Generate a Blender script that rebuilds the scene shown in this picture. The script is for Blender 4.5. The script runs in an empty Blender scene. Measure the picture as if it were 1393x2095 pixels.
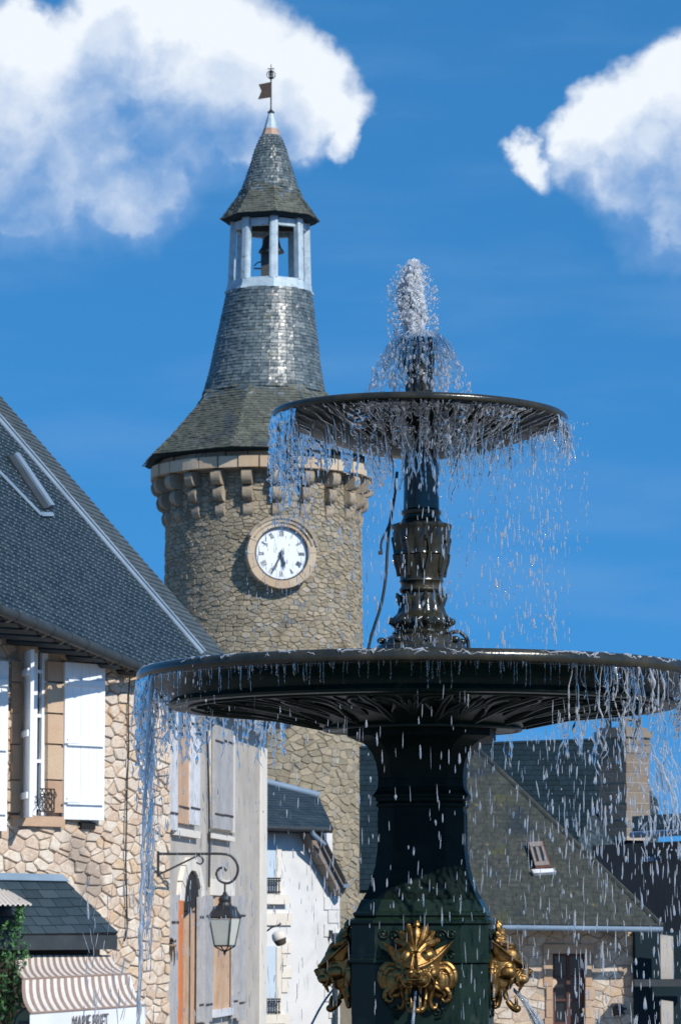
import bpy, math, random
import numpy as np
from mathutils import Vector, Matrix

# ------------------------------------------------------------------ camera, sky, sun, exposure
rnd = random.Random(7)
rng = np.random.default_rng(11)
R = math.radians
scene = bpy.context.scene
col = scene.collection
F = 7000.0                       # focal length in photograph pixels (1393 x 2095)
CU, CV = 696.5, 1047.5
PITCH = math.atan((1900 - CV) / F)
cam_d = bpy.data.cameras.new('camera')
cam_d.sensor_fit = 'VERTICAL'
cam_d.sensor_height = 36.0
cam_d.lens = F * 36.0 / 2095.0
cam_d.clip_start = 0.1
cam_d.clip_end = 6000
cam_d.dof.use_dof = True
cam_d.dof.focus_distance = 11.6
cam_d.dof.aperture_fstop = 22
cam = bpy.data.objects.new('camera', cam_d)
col.objects.link(cam)
cam.location = (0, 0, 0)
cam.rotation_euler = (math.pi / 2 + PITCH, 0, 0)
scene.camera = cam

SUN_EL, SUN_AZ = R(38), R(40)    # azimuth: to the right of the direction straight behind the camera
to_sun = Vector((math.sin(SUN_AZ) * math.cos(SUN_EL), -math.cos(SUN_AZ) * math.cos(SUN_EL), math.sin(SUN_EL)))
sd = bpy.data.lights.new('sun', 'SUN')
sd.energy = 4.6
sd.angle = R(0.53)
sd.color = (1.0, 0.955, 0.88)
sun = bpy.data.objects.new('sun', sd)
col.objects.link(sun)
sun.rotation_euler = to_sun.to_track_quat('Z', 'Y').to_euler()

scene.view_settings.view_transform = 'Standard'
scene.view_settings.look = 'None'
scene.view_settings.exposure = 0.15
scene.view_settings.gamma = 1.0
scene.view_settings.use_curve_mapping = False
cy = scene.cycles
cy.max_bounces = 14
cy.transmission_bounces = 10
cy.transparent_max_bounces = 32
cy.diffuse_bounces = 5
cy.glossy_bounces = 5
cy.caustics_reflective = False
cy.caustics_refractive = False
cy.sample_clamp_indirect = 6
cy.use_adaptive_sampling = True
cy.adaptive_threshold = 0.01


def ray(u, v):
    cx, cz = (u - CU) / F, (CV - v) / F
    y = math.cos(PITCH) - cz * math.sin(PITCH)
    z = math.sin(PITCH) + cz * math.cos(PITCH)
    return Vector((cx / y, 1.0, z / y))


def P(u, v, Y):
    return ray(u, v) * Y


def PZ(v, Y):
    return ray(CU, v).z * Y


def PX(u, v, Y):
    return ray(u, v).x * Y


# ------------------------------------------------------------------ sky with clouds (direction based)
def new_world():
    w = bpy.data.worlds.new('World')
    scene.world = w
    w.use_nodes = True
    nt = w.node_tree
    nt.nodes.clear()
    N, L = nt.nodes.new, nt.links.new
    # cloud density as a node group of the direction
    g = bpy.data.node_groups.new('cloud_density', 'ShaderNodeTree')
    g.interface.new_socket('dir', in_out='INPUT', socket_type='NodeSocketVector')
    g.interface.new_socket('density', in_out='OUTPUT', socket_type='NodeSocketFloat')
    gi = g.nodes.new('NodeGroupInput')
    go = g.nodes.new('NodeGroupOutput')
    GN, GL = g.nodes.new, g.links.new
    wn = GN('ShaderNodeTexNoise')
    wn.inputs['Scale'].default_value = 45
    wn.inputs['Detail'].default_value = 5
    wn.inputs['Roughness'].default_value = 0.55
    GL(gi.outputs[0], wn.inputs['Vector'])
    sub = GN('ShaderNodeVectorMath'); sub.operation = 'SUBTRACT'
    GL(wn.outputs['Color'], sub.inputs[0]); sub.inputs[1].default_value = (.5, .5, .5)
    sc = GN('ShaderNodeVectorMath'); sc.operation = 'SCALE'
    GL(sub.outputs[0], sc.inputs[0]); sc.inputs['Scale'].default_value = 0.028
    wd = GN('ShaderNodeVectorMath'); wd.operation = 'ADD'
    GL(gi.outputs[0], wd.inputs[0]); GL(sc.outputs[0], wd.inputs[1])
    # heaps of cloud: (u, v, radius) in the photograph's angular measure, turned into sky directions
    blobs = [(30, 190, 230), (190, 130, 175), (330, 120, 175), (470, 110, 170), (600, 160, 130), (650, 230, 100),
             (400, 220, 190), (130, 280, 230), (560, 250, 130), (250, 20, 120), (420, 20, 100), (-150, 200, 260), (300, 330, 150),
             (60, 60, 90), (520, 300, 90), (680, 285, 55), (250, 400, 130), (60, 400, 150),
             (1090, 330, 62), (1180, 300, 85), (1240, 250, 100), (1330, 230, 120), (1370, 170, 90), (1300, 340, 140), (1450, 280, 220), (1420, 420, 160),
             (1700, 150, 200), (-520, 380, 240), (1900, 700, 150), (-800, 800, 200), (2300, 200, 260)]
    prev = None
    for (u, v, r) in blobs:
        d = ray(u, v).normalized()
        ds = GN('ShaderNodeVectorMath'); ds.operation = 'DISTANCE'
        GL(wd.outputs[0], ds.inputs[0]); ds.inputs[1].default_value = d
        m = GN('ShaderNodeMath'); m.operation = 'MULTIPLY_ADD'
        GL(ds.outputs['Value'], m.inputs[0]); m.inputs[1].default_value = -F / r; m.inputs[2].default_value = 1.0
        if prev is None:
            prev = m.outputs[0]
        else:
            mx = GN('ShaderNodeMath'); mx.operation = 'SMOOTH_MAX'
            mx.inputs[2].default_value = 0.15
            GL(prev, mx.inputs[0]); GL(m.outputs[0], mx.inputs[1])
            prev = mx.outputs[0]
    st = GN('ShaderNodeMath'); st.operation = 'MULTIPLY'; GL(prev, st.inputs[0]); st.inputs[1].default_value = 2.1
    mn = GN('ShaderNodeMath'); mn.operation = 'MINIMUM'; GL(st.outputs[0], mn.inputs[0]); mn.inputs[1].default_value = 1.0
    prev = mn.outputs[0]
    fn = GN('ShaderNodeTexNoise')
    fn.inputs['Scale'].default_value = 42
    fn.inputs['Detail'].default_value = 8
    fn.inputs['Roughness'].default_value = 0.54
    GL(wd.outputs[0], fn.inputs['Vector'])
    fm = GN('ShaderNodeMath'); fm.operation = 'MULTIPLY_ADD'
    GL(fn.outputs['Fac'], fm.inputs[0]); fm.inputs[1].default_value = 1.1; fm.inputs[2].default_value = -0.46
    ad = GN('ShaderNodeMath'); ad.operation = 'ADD'
    GL(prev, ad.inputs[0]); GL(fm.outputs[0], ad.inputs[1])
    GL(ad.outputs[0], go.inputs[0])

    tc = N('ShaderNodeTexCoord')
    nrm = N('ShaderNodeVectorMath'); nrm.operation = 'NORMALIZE'
    L(tc.outputs['Generated'], nrm.inputs[0])
    c0 = N('ShaderNodeGroup'); c0.node_tree = g
    L(nrm.outputs[0], c0.inputs[0])
    off = N('ShaderNodeVectorMath'); off.operation = 'ADD'
    L(nrm.outputs[0], off.inputs[0]); off.inputs[1].default_value = (0.004, 0.0, 0.014)
    c1 = N('ShaderNodeGroup'); c1.node_tree = g
    L(off.outputs[0], c1.inputs[0])
    df = N('ShaderNodeMath'); df.operation = 'SUBTRACT'
    L(c0.outputs[0], df.inputs[0]); L(c1.outputs[0], df.inputs[1])
    lit = N('ShaderNodeMapRange')
    L(df.outputs[0], lit.inputs['Value'])
    lit.inputs['From Min'].default_value = -0.24; lit.inputs['From Max'].default_value = 0.50
    off2 = N('ShaderNodeVectorMath'); off2.operation = 'ADD'
    L(nrm.outputs[0], off2.inputs[0]); off2.inputs[1].default_value = (0.006, 0.0, 0.030)
    c2 = N('ShaderNodeGroup'); c2.node_tree = g
    L(off2.outputs[0], c2.inputs[0])
    df2 = N('ShaderNodeMath'); df2.operation = 'SUBTRACT'
    L(c0.outputs[0], df2.inputs[0]); L(c2.outputs[0], df2.inputs[1])
    lit2 = N('ShaderNodeMapRange')
    L(df2.outputs[0], lit2.inputs['Value'])
    lit2.inputs['From Min'].default_value = -0.30; lit2.inputs['From Max'].default_value = 1.15
    litm = N('ShaderNodeMix'); litm.data_type = 'FLOAT'; litm.inputs[0].default_value = 0.5
    L(lit.outputs[0], litm.inputs[2]); L(lit2.outputs[0], litm.inputs[3])
    alpha = N('ShaderNodeMapRange'); alpha.interpolation_type = 'SMOOTHSTEP'
    L(c0.outputs[0], alpha.inputs['Value'])
    alpha.inputs['From Min'].default_value = 0.0; alpha.inputs['From Max'].default_value = 1.0
    # undersides thin out into the blue
    am = N('ShaderNodeMapRange')
    L(litm.outputs[0], am.inputs['Value'])
    am.inputs['From Min'].default_value = 0.0; am.inputs['From Max'].default_value = 0.6
    am.inputs['To Min'].default_value = 0.62; am.inputs['To Max'].default_value = 1.0
    al = N('ShaderNodeMath'); al.operation = 'MULTIPLY'
    L(alpha.outputs[0], al.inputs[0]); L(am.outputs[0], al.inputs[1])
    # thin veil of high cloud
    vm = N('ShaderNodeMapping'); vm.inputs['Scale'].default_value = (9, 9, 42)
    L(nrm.outputs[0], vm.inputs[0])
    vn = N('ShaderNodeTexNoise'); vn.inputs['Scale'].default_value = 1.0; vn.inputs['Detail'].default_value = 6
    L(vm.outputs[0], vn.inputs['Vector'])
    vr = N('ShaderNodeMapRange'); vr.interpolation_type = 'SMOOTHSTEP'
    L(vn.outputs['Fac'], vr.inputs['Value'])
    vr.inputs['From Min'].default_value = 0.42; vr.inputs['From Max'].default_value = 0.75; vr.inputs['To Max'].default_value = 0.34
    sky = N('ShaderNodeTexSky')
    sky.sky_type = 'NISHITA'
    sky.sun_disc = False
    sky.sun_elevation = SUN_EL
    sky.sun_rotation = math.pi - SUN_AZ
    sky.air_density = 1.0
    sky.dust_density = 0.0
    sky.ozone_density = 3.0
    up = N('ShaderNodeVectorMath'); up.operation = 'MULTIPLY_ADD'     # clear air: the pale band of the horizon lies below the view
    L(nrm.outputs[0], up.inputs[0]); up.inputs[1].default_value = (1, 1, .9); up.inputs[2].default_value = (0, 0, .42)
    upn = N('ShaderNodeVectorMath'); upn.operation = 'NORMALIZE'
    L(up.outputs[0], upn.inputs[0]); L(upn.outputs[0], sky.inputs[0])
    gm = N('ShaderNodeGamma'); gm.inputs['Gamma'].default_value = 1.25
    L(sky.outputs[0], gm.inputs[0])
    tint = N('ShaderNodeMix'); tint.data_type = 'RGBA'; tint.blend_type = 'MULTIPLY'
    tint.inputs[0].default_value = 1.0
    L(gm.outputs[0], tint.inputs[6]); tint.inputs[7].default_value = SKY_TINT
    veil = N('ShaderNodeMix'); veil.data_type = 'RGBA'
    L(vr.outputs[0], veil.inputs[0]); L(tint.outputs[2], veil.inputs[6]); veil.inputs[7].default_value = (1.7, 3.5, 6.5, 1)
    cc = N('ShaderNodeMix'); cc.data_type = 'RGBA'
    L(litm.outputs[0], cc.inputs[0]); cc.inputs[6].default_value = (1.7, 3.4, 6.4, 1); cc.inputs[7].default_value = (8.0, 8.5, 9.1, 1)
    fin = N('ShaderNodeMix'); fin.data_type = 'RGBA'
    L(al.outputs[0], fin.inputs[0]); L(veil.outputs[2], fin.inputs[6]); L(cc.outputs[2], fin.inputs[7])
    bg = N('ShaderNodeBackground'); bg.inputs['Strength'].default_value = 0.10
    L(fin.outputs[2], bg.inputs[0])
    w.cycles.sampling_method = 'MANUAL'
    w.cycles.sample_map_resolution = 256
    out = N('ShaderNodeOutputWorld')
    L(bg.outputs[0], out.inputs[0])


SKY_TINT = (0.46, 1.20, 1.33, 1)
new_world()


# ------------------------------------------------------------------ materials
def mat(name, cols, rough=0.8, scale=4.0, detail=6.0, bump=0.3, bscale=None, rand=0.0, metallic=0.0, spec=0.5,
        stops=None, coat=0.0, bdist=0.02, spots=None, rough_var=0.0):
    m = bpy.data.materials.new(name)
    m.use_nodes = True
    nt = m.node_tree
    N, L = nt.nodes.new, nt.links.new
    b = nt.nodes['Principled BSDF']
    tc = N('ShaderNodeTexCoord')
    nz = N('ShaderNodeTexNoise')
    nz.inputs['Scale'].default_value = scale
    nz.inputs['Detail'].default_value = detail
    nz.inputs['Roughness'].default_value = 0.62
    L(tc.outputs['Object'], nz.inputs['Vector'])
    fac = N('ShaderNodeMapRange')
    L(nz.outputs['Fac'], fac.inputs['Value'])
    fac.inputs['From Min'].default_value = 0.28; fac.inputs['From Max'].default_value = 0.72
    f = fac.outputs[0]
    if rand > 0:
        geo = N('ShaderNodeNewGeometry'); oi = N('ShaderNodeObjectInfo')
        a = N('ShaderNodeMath'); a.operation = 'ADD'
        L(geo.outputs['Random Per Island'], a.inputs[0]); L(oi.outputs['Random'], a.inputs[1])
        fr = N('ShaderNodeMath'); fr.operation = 'FRACT'
        L(a.outputs[0], fr.inputs[0])
        mx = N('ShaderNodeMix'); mx.data_type = 'FLOAT'
        mx.inputs[0].default_value = rand
        L(f, mx.inputs[2]); L(fr.outputs[0], mx.inputs[3])
        f = mx.outputs[0]
    cr = N('ShaderNodeValToRGB')
    el = cr.color_ramp.elements
    n = len(cols)
    while len(el) < n:
        el.new(0.5)
    for i, c in enumerate(cols):
        el[i].position = stops[i] if stops else i / max(1, n - 1)
        el[i].color = (*c, 1)
    L(f, cr.inputs[0])
    colour = cr.outputs[0]
    if spots:   # (colour, scale, threshold) patches of lichen, rust or dirt with a shape of their own
        for (sc_col, sc_scale, thr) in spots:
            sn = N('ShaderNodeTexNoise'); sn.inputs['Scale'].default_value = sc_scale; sn.inputs['Detail'].default_value = 5
            L(tc.outputs['Object'], sn.inputs['Vector'])
            sr = N('ShaderNodeMapRange'); L(sn.outputs['Fac'], sr.inputs['Value'])
            sr.inputs['From Min'].default_value = thr; sr.inputs['From Max'].default_value = thr + 0.09
            sm = N('ShaderNodeMix'); sm.data_type = 'RGBA'
            L(sr.outputs[0], sm.inputs[0]); L(colour, sm.inputs[6]); sm.inputs[7].default_value = (*sc_col, 1)
            colour = sm.outputs[2]
    L(colour, b.inputs['Base Color'])
    b.inputs['Roughness'].default_value = rough
    if rough_var:
        rv = N('ShaderNodeMapRange'); L(f, rv.inputs['Value'])
        rv.inputs['To Min'].default_value = max(0.02, rough - rough_var); rv.inputs['To Max'].default_value = rough + rough_var
        L(rv.outputs[0], b.inputs['Roughness'])
    b.inputs['Metallic'].default_value = metallic
    b.inputs['Specular IOR Level'].default_value = spec
    b.inputs['Coat Weight'].default_value = coat
    b.inputs['Coat Roughness'].default_value = 0.08
    if bump > 0:
        bn = N('ShaderNodeTexNoise')
        bn.inputs['Scale'].default_value = bscale or scale * 4
        bn.inputs['Detail'].default_value = 5
        L(tc.outputs['Object'], bn.inputs['Vector'])
        bp = N('ShaderNodeBump')
        bp.inputs['Strength'].default_value = bump
        bp.inputs['Distance'].default_value = bdist
        L(bn.outputs['Fac'], bp.inputs['Height'])
        L(bp.outputs[0], b.inputs['Normal'])
    return m


def glass_mat(name, rough, froth, tint=(1, 1, 1), thin=0.0):
    """clear water, mixed with the white scatter of the air bubbles in it"""
    m = bpy.data.materials.new(name)
    m.use_nodes = True
    nt = m.node_tree
    N, L = nt.nodes.new, nt.links.new
    b = nt.nodes['Principled BSDF']
    b.inputs['Base Color'].default_value = (*tint, 1)
    b.inputs['Roughness'].default_value = rough
    b.inputs['IOR'].default_value = 1.33
    b.inputs['Transmission Weight'].default_value = 1.0
    tc = N('ShaderNodeTexCoord')
    bn = N('ShaderNodeTexNoise'); bn.inputs['Scale'].default_value = 160; bn.inputs['Detail'].default_value = 3
    L(tc.outputs['Object'], bn.inputs['Vector'])
    bp = N('ShaderNodeBump'); bp.inputs['Strength'].default_value = 0.35; bp.inputs['Distance'].default_value = 0.004
    L(bn.outputs['Fac'], bp.inputs['Height'])
    L(bp.outputs[0], b.inputs['Normal'])
    if froth > 0:
        d = N('ShaderNodeBsdfDiffuse'); d.inputs['Color'].default_value = (.92, .95, .98, 1)
        tr = N('ShaderNodeBsdfTranslucent'); tr.inputs['Color'].default_value = (.92, .95, .98, 1)
        m1 = N('ShaderNodeMixShader'); m1.inputs[0].default_value = .5
        L(d.outputs[0], m1.inputs[1]); L(tr.outputs[0], m1.inputs[2])
        fnz = N('ShaderNodeTexNoise'); fnz.inputs['Scale'].default_value = 55; fnz.inputs['Detail'].default_value = 4
        L(tc.outputs['Object'], fnz.inputs['Vector'])
        mr = N('ShaderNodeMapRange'); L(fnz.outputs['Fac'], mr.inputs['Value'])
        mr.inputs['From Min'].default_value = .3; mr.inputs['From Max'].default_value = .7
        mr.inputs['To Min'].default_value = max(0, froth - .22); mr.inputs['To Max'].default_value = min(1, froth + .22)
        m2 = N('ShaderNodeMixShader')
        L(mr.outputs[0], m2.inputs[0]); L(b.outputs[0], m2.inputs[1]); L(m1.outputs[0], m2.inputs[2])
        last = m2
        if thin > 0:      # small drops pass most of the light straight on
            tp = N('ShaderNodeBsdfTransparent')
            m3 = N('ShaderNodeMixShader'); m3.inputs[0].default_value = thin
            L(m2.outputs[0], m3.inputs[1]); L(tp.outputs[0], m3.inputs[2])
            last = m3
        L(last.outputs[0], nt.nodes['Material Output'].inputs[0])
    return m


MT = {}
MT['rubble'] = mat('rubble stone', [(.36, .24, .15), (.60, .50, .39), (.47, .34, .24), (.64, .57, .47), (.53, .37, .23), (.56, .48, .39), (.42, .35, .28)], .9, 9, rand=.75, bump=.6, bscale=30,
                   spots=[((.26, .17, .11), 14, .66), ((.34, .27, .21), 1.7, .60)])
MT['mortar'] = mat('lime mortar', [(.30, .25, .19), (.46, .39, .31)], .95, 7, bump=.7)
MT['ashlar'] = mat('ashlar', [(.36, .22, .14), (.46, .31, .20), (.50, .38, .26)], .9, 5, rand=.6, bump=.35, bscale=40)
MT['tower_stone'] = mat('tower stone', [(.14, .115, .07), (.28, .24, .165), (.20, .17, .115), (.35, .29, .20), (.25, .22, .16), (.40, .37, .30)], .92, 3.5, rand=.7, bump=.5, bscale=14, bdist=.04,
                        spots=[((.16, .13, .08), 1.3, .60), ((.11, .09, .06), 5, .68)])
MT['tower_mortar'] = mat('tower mortar', [(.14, .12, .085), (.22, .19, .14)], .95, 2.5, bump=.5)
MT['corbel'] = mat('corbel granite', [(.20, .16, .11), (.31, .25, .175), (.38, .32, .25)], .9, 3, rand=.5, bump=.4, bscale=16, bdist=.04, spots=[((.15, .12, .09), 3, .62)])
MT['band'] = mat('cornice granite', [(.42, .29, .18), (.48, .37, .25), (.50, .42, .31)], .9, 2, rand=.55, bump=.3)
MT['slate_tower'] = mat('weathered slate', [(.035, .05, .055), (.07, .092, .098), (.11, .14, .145), (.17, .20, .205)], .40, 1.6, rand=.55, bump=.5, bscale=9, spec=.6,
                        spots=[((.13, .125, .06), 3.0, .66), ((.30, .28, .22), 5, .70)], rough_var=.14)
MT['slate_moss'] = mat('mossy slate', [(.035, .043, .036), (.065, .074, .058), (.095, .102, .08), (.14, .145, .12)], .7, 1.2, rand=.4, bump=.4, bscale=14,
                       spots=[((.10, .10, .05), 2.4, .62), ((.05, .062, .064), 1.3, .56)])
MT['slate_blue'] = mat('blue slate', [(.014, .027, .035), (.026, .044, .055), (.040, .060, .072)], .55, 3, rand=.6, bump=.25, bscale=25, rough_var=.1, spec=.3)
MT['slate_sunlit'] = mat('sunlit slate', [(.040, .054, .056), (.062, .078, .080), (.088, .102, .10)], .6, 3, rand=.6, bump=.2, bscale=25)  # lighter twin of the blue slate: sunlight on the second slope put into colour
MT['slate_dark'] = mat('dark slate', [(.004, .013, .018), (.007, .019, .026), (.012, .027, .036)], .85, 2, rand=.5, bump=.2, bscale=12, spec=.2)
MT['slate_lichen'] = mat('lichen slate', [(.028, .034, .032), (.048, .053, .047), (.082, .084, .070)], .95, 9, rand=.16, bump=.5, bscale=12, spec=.15,
                         spots=[((.24, .20, .05), 9, .70), ((.065, .070, .042), 2.2, .60), ((.026, .036, .042), 1.1, .58)])
MT['zinc'] = mat('zinc', [(.13, .19, .25), (.19, .26, .33)], .7, 3, bump=.1, metallic=.0)
MT['lead'] = mat('painted lead', [(.23, .31, .36), (.36, .45, .50), (.47, .55, .59)], .5, 4, bump=.2, spots=[((.20, .22, .20), 6, .64)])
MT['copper'] = mat('rusty band', [(.30, .16, .10), (.45, .34, .26)], .6, 5, bump=.2)
MT['iron'] = mat('black iron', [(.012, .013, .014), (.03, .03, .03)], .5, 8, bump=.15)
MT['rust_iron'] = mat('brown iron', [(.03, .018, .014), (.06, .035, .025)], .7, 8, bump=.15)
MT['bell'] = mat('bell bronze', [(.02, .025, .025), (.05, .055, .05)], .5, 5, bump=.1)
MT['white_paint'] = mat('white paint', [(.68, .71, .73), (.76, .79, .80)], .5, 3, bump=.06)
MT['old_white'] = mat('flaking white paint', [(.38, .36, .36), (.60, .60, .61), (.72, .72, .72)], .7, 5, bump=.2, rand=.3, spots=[((.30, .26, .24), 7, .66)])
MT['grey_wood'] = mat('weathered wood', [(.27, .26, .255), (.38, .37, .36), (.48, .46, .44)], .8, 5, bump=.3, rand=.4)
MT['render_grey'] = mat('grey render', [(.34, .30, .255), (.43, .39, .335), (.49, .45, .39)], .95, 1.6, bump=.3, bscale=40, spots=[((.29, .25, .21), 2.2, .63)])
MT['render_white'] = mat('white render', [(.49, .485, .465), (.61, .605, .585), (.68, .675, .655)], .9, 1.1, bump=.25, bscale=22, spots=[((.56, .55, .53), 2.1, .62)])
MT['pale_stone'] = mat('pale limestone', [(.60, .54, .45), (.72, .68, .60)], .9, 3, rand=.4, bump=.2)
MT['door_wood'] = mat('peach wood', [(.42, .24, .13), (.52, .33, .20), (.56, .40, .27)], .7, 3, bump=.2, spots=[((.34, .20, .12), 4, .62)])
MT['orange'] = mat('orange paint', [(.56, .17, .05), (.64, .22, .07)], .5, 6, bump=.05)
MT['dark_glass'] = mat('window glass', [(.012, .014, .016), (.03, .034, .036)], .06, 1, bump=.0, spec=.7)
MT['void_and_shade'] = mat('dark interior and painted shade', [(.008, .008, .008), (.012, .012, .012)], .95, 3, bump=0)  # near-black for the fanlight and for shade painted under shutter and canopy
MT['lamp_glass'] = mat('frosted lamp glass', [(.46, .47, .40), (.56, .56, .48)], .35, 4, bump=0)
MT['soffit_wood'] = mat('dark soffit wood', [(.035, .025, .018), (.07, .05, .035)], .85, 5, bump=.3, rand=.4)
MT['fascia'] = mat('dark fascia', [(.018, .024, .026), (.035, .042, .044)], .6, 5, bump=.1)
MT['red_wood'] = mat('brown window wood', [(.07, .025, .018), (.11, .045, .03)], .6, 5, bump=.1)
MT['stripe_brown'] = mat('brown stripe cloth', [(.22, .155, .12), (.28, .20, .16)], .9, 8, bump=.15)
MT['stripe_white'] = mat('white stripe cloth', [(.52, .48, .43), (.60, .56, .50)], .9, 8, bump=.15)
MT['cloth_white'] = mat('white sign cloth', [(.58, .60, .62), (.66, .68, .69)], .8, 3, bump=.05)
MT['verge'] = mat('grey brown verge board', [(.16, .13, .11), (.26, .215, .18)], .85, 5, bump=.3, rand=.4)
MT['letter'] = mat('dark letter', [(.10, .085, .08), (.15, .13, .12)], .8, 6, bump=0)
MT['sign_green'] = mat('olive sign', [(.10, .13, .07), (.14, .17, .09)], .5, 3, bump=.05)
MT['leaf'] = mat('leaf', [(.02, .075, .025), (.045, .14, .04), (.08, .20, .06)], .55, 6, rand=.75, bump=.1)
MT['stem'] = mat('stem', [(.05, .035, .02), (.09, .06, .04)], .9, 8, bump=.2)
MT['pale_blue'] = mat('pale blue render', [(.42, .50, .58), (.50, .58, .64)], .9, 2, bump=.1)
MT['teal'] = mat('teal glass', [(.02, .07, .065), (.04, .10, .09)], .2, 2, bump=0)
MT['chimney'] = mat('chimney stone', [(.12, .095, .07), (.19, .15, .11), (.24, .20, .155)], .9, 3, rand=.5, bump=.4)
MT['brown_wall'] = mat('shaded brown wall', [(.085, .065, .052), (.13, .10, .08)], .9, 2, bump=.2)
MT['cast_iron'] = mat('wet cast iron', [(.003, .010, .008), (.006, .016, .012), (.012, .024, .018)], .32, 9, bump=.28, bscale=70, bdist=.004, coat=.0, spec=.2, rough_var=.08,
                      spots=[((.035, .034, .02), 12, .67), ((.05, .058, .05), 5, .69)])
MT['cast_matte'] = mat('dull black green iron', [(.002, .006, .005), (.004, .010, .008), (.009, .017, .013)], .5, 9, bump=.3, bscale=70, bdist=.004, spec=.08, spots=[((.03, .036, .03), 10, .68)])
MT['cast_olive'] = mat('olive brown cast iron', [(.010, .012, .008), (.025, .024, .015), (.05, .042, .026)], .22, 10, bump=.25, bscale=80, bdist=.004, spec=.5, rough_var=.08)
MT['cast_green'] = mat('dark green cast iron', [(.005, .012, .008), (.008, .019, .012), (.014, .028, .018)], .36, 5, bump=.16, bscale=45, bdist=.004, coat=.0, spec=.2, spots=[((.03, .04, .03), 7, .67)], rough_var=.06)
MT['gold'] = mat('gilded bronze', [(.07, .04, .014), (.23, .13, .043), (.42, .25, .09)], .43, 22, bump=.12, bscale=60, bdist=.003, metallic=.95, rough_var=.1,
                 stops=[0, .45, 1])
MT['ground'] = mat('ground paving', [(.20, .185, .165), (.30, .28, .25)], .9, 1.5, bump=.3)
MT['water'] = glass_mat('water', .02, .0)
MT['water_soft'] = glass_mat('aerated water', .03, .42, (.97, .985, 1), .36)
MT['water_white'] = glass_mat('whitish water', .05, .5, (.95, .98, 1), .25)
MT['foam'] = glass_mat('foam', .2, .97, (.95, .975, 1), .42)


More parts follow.
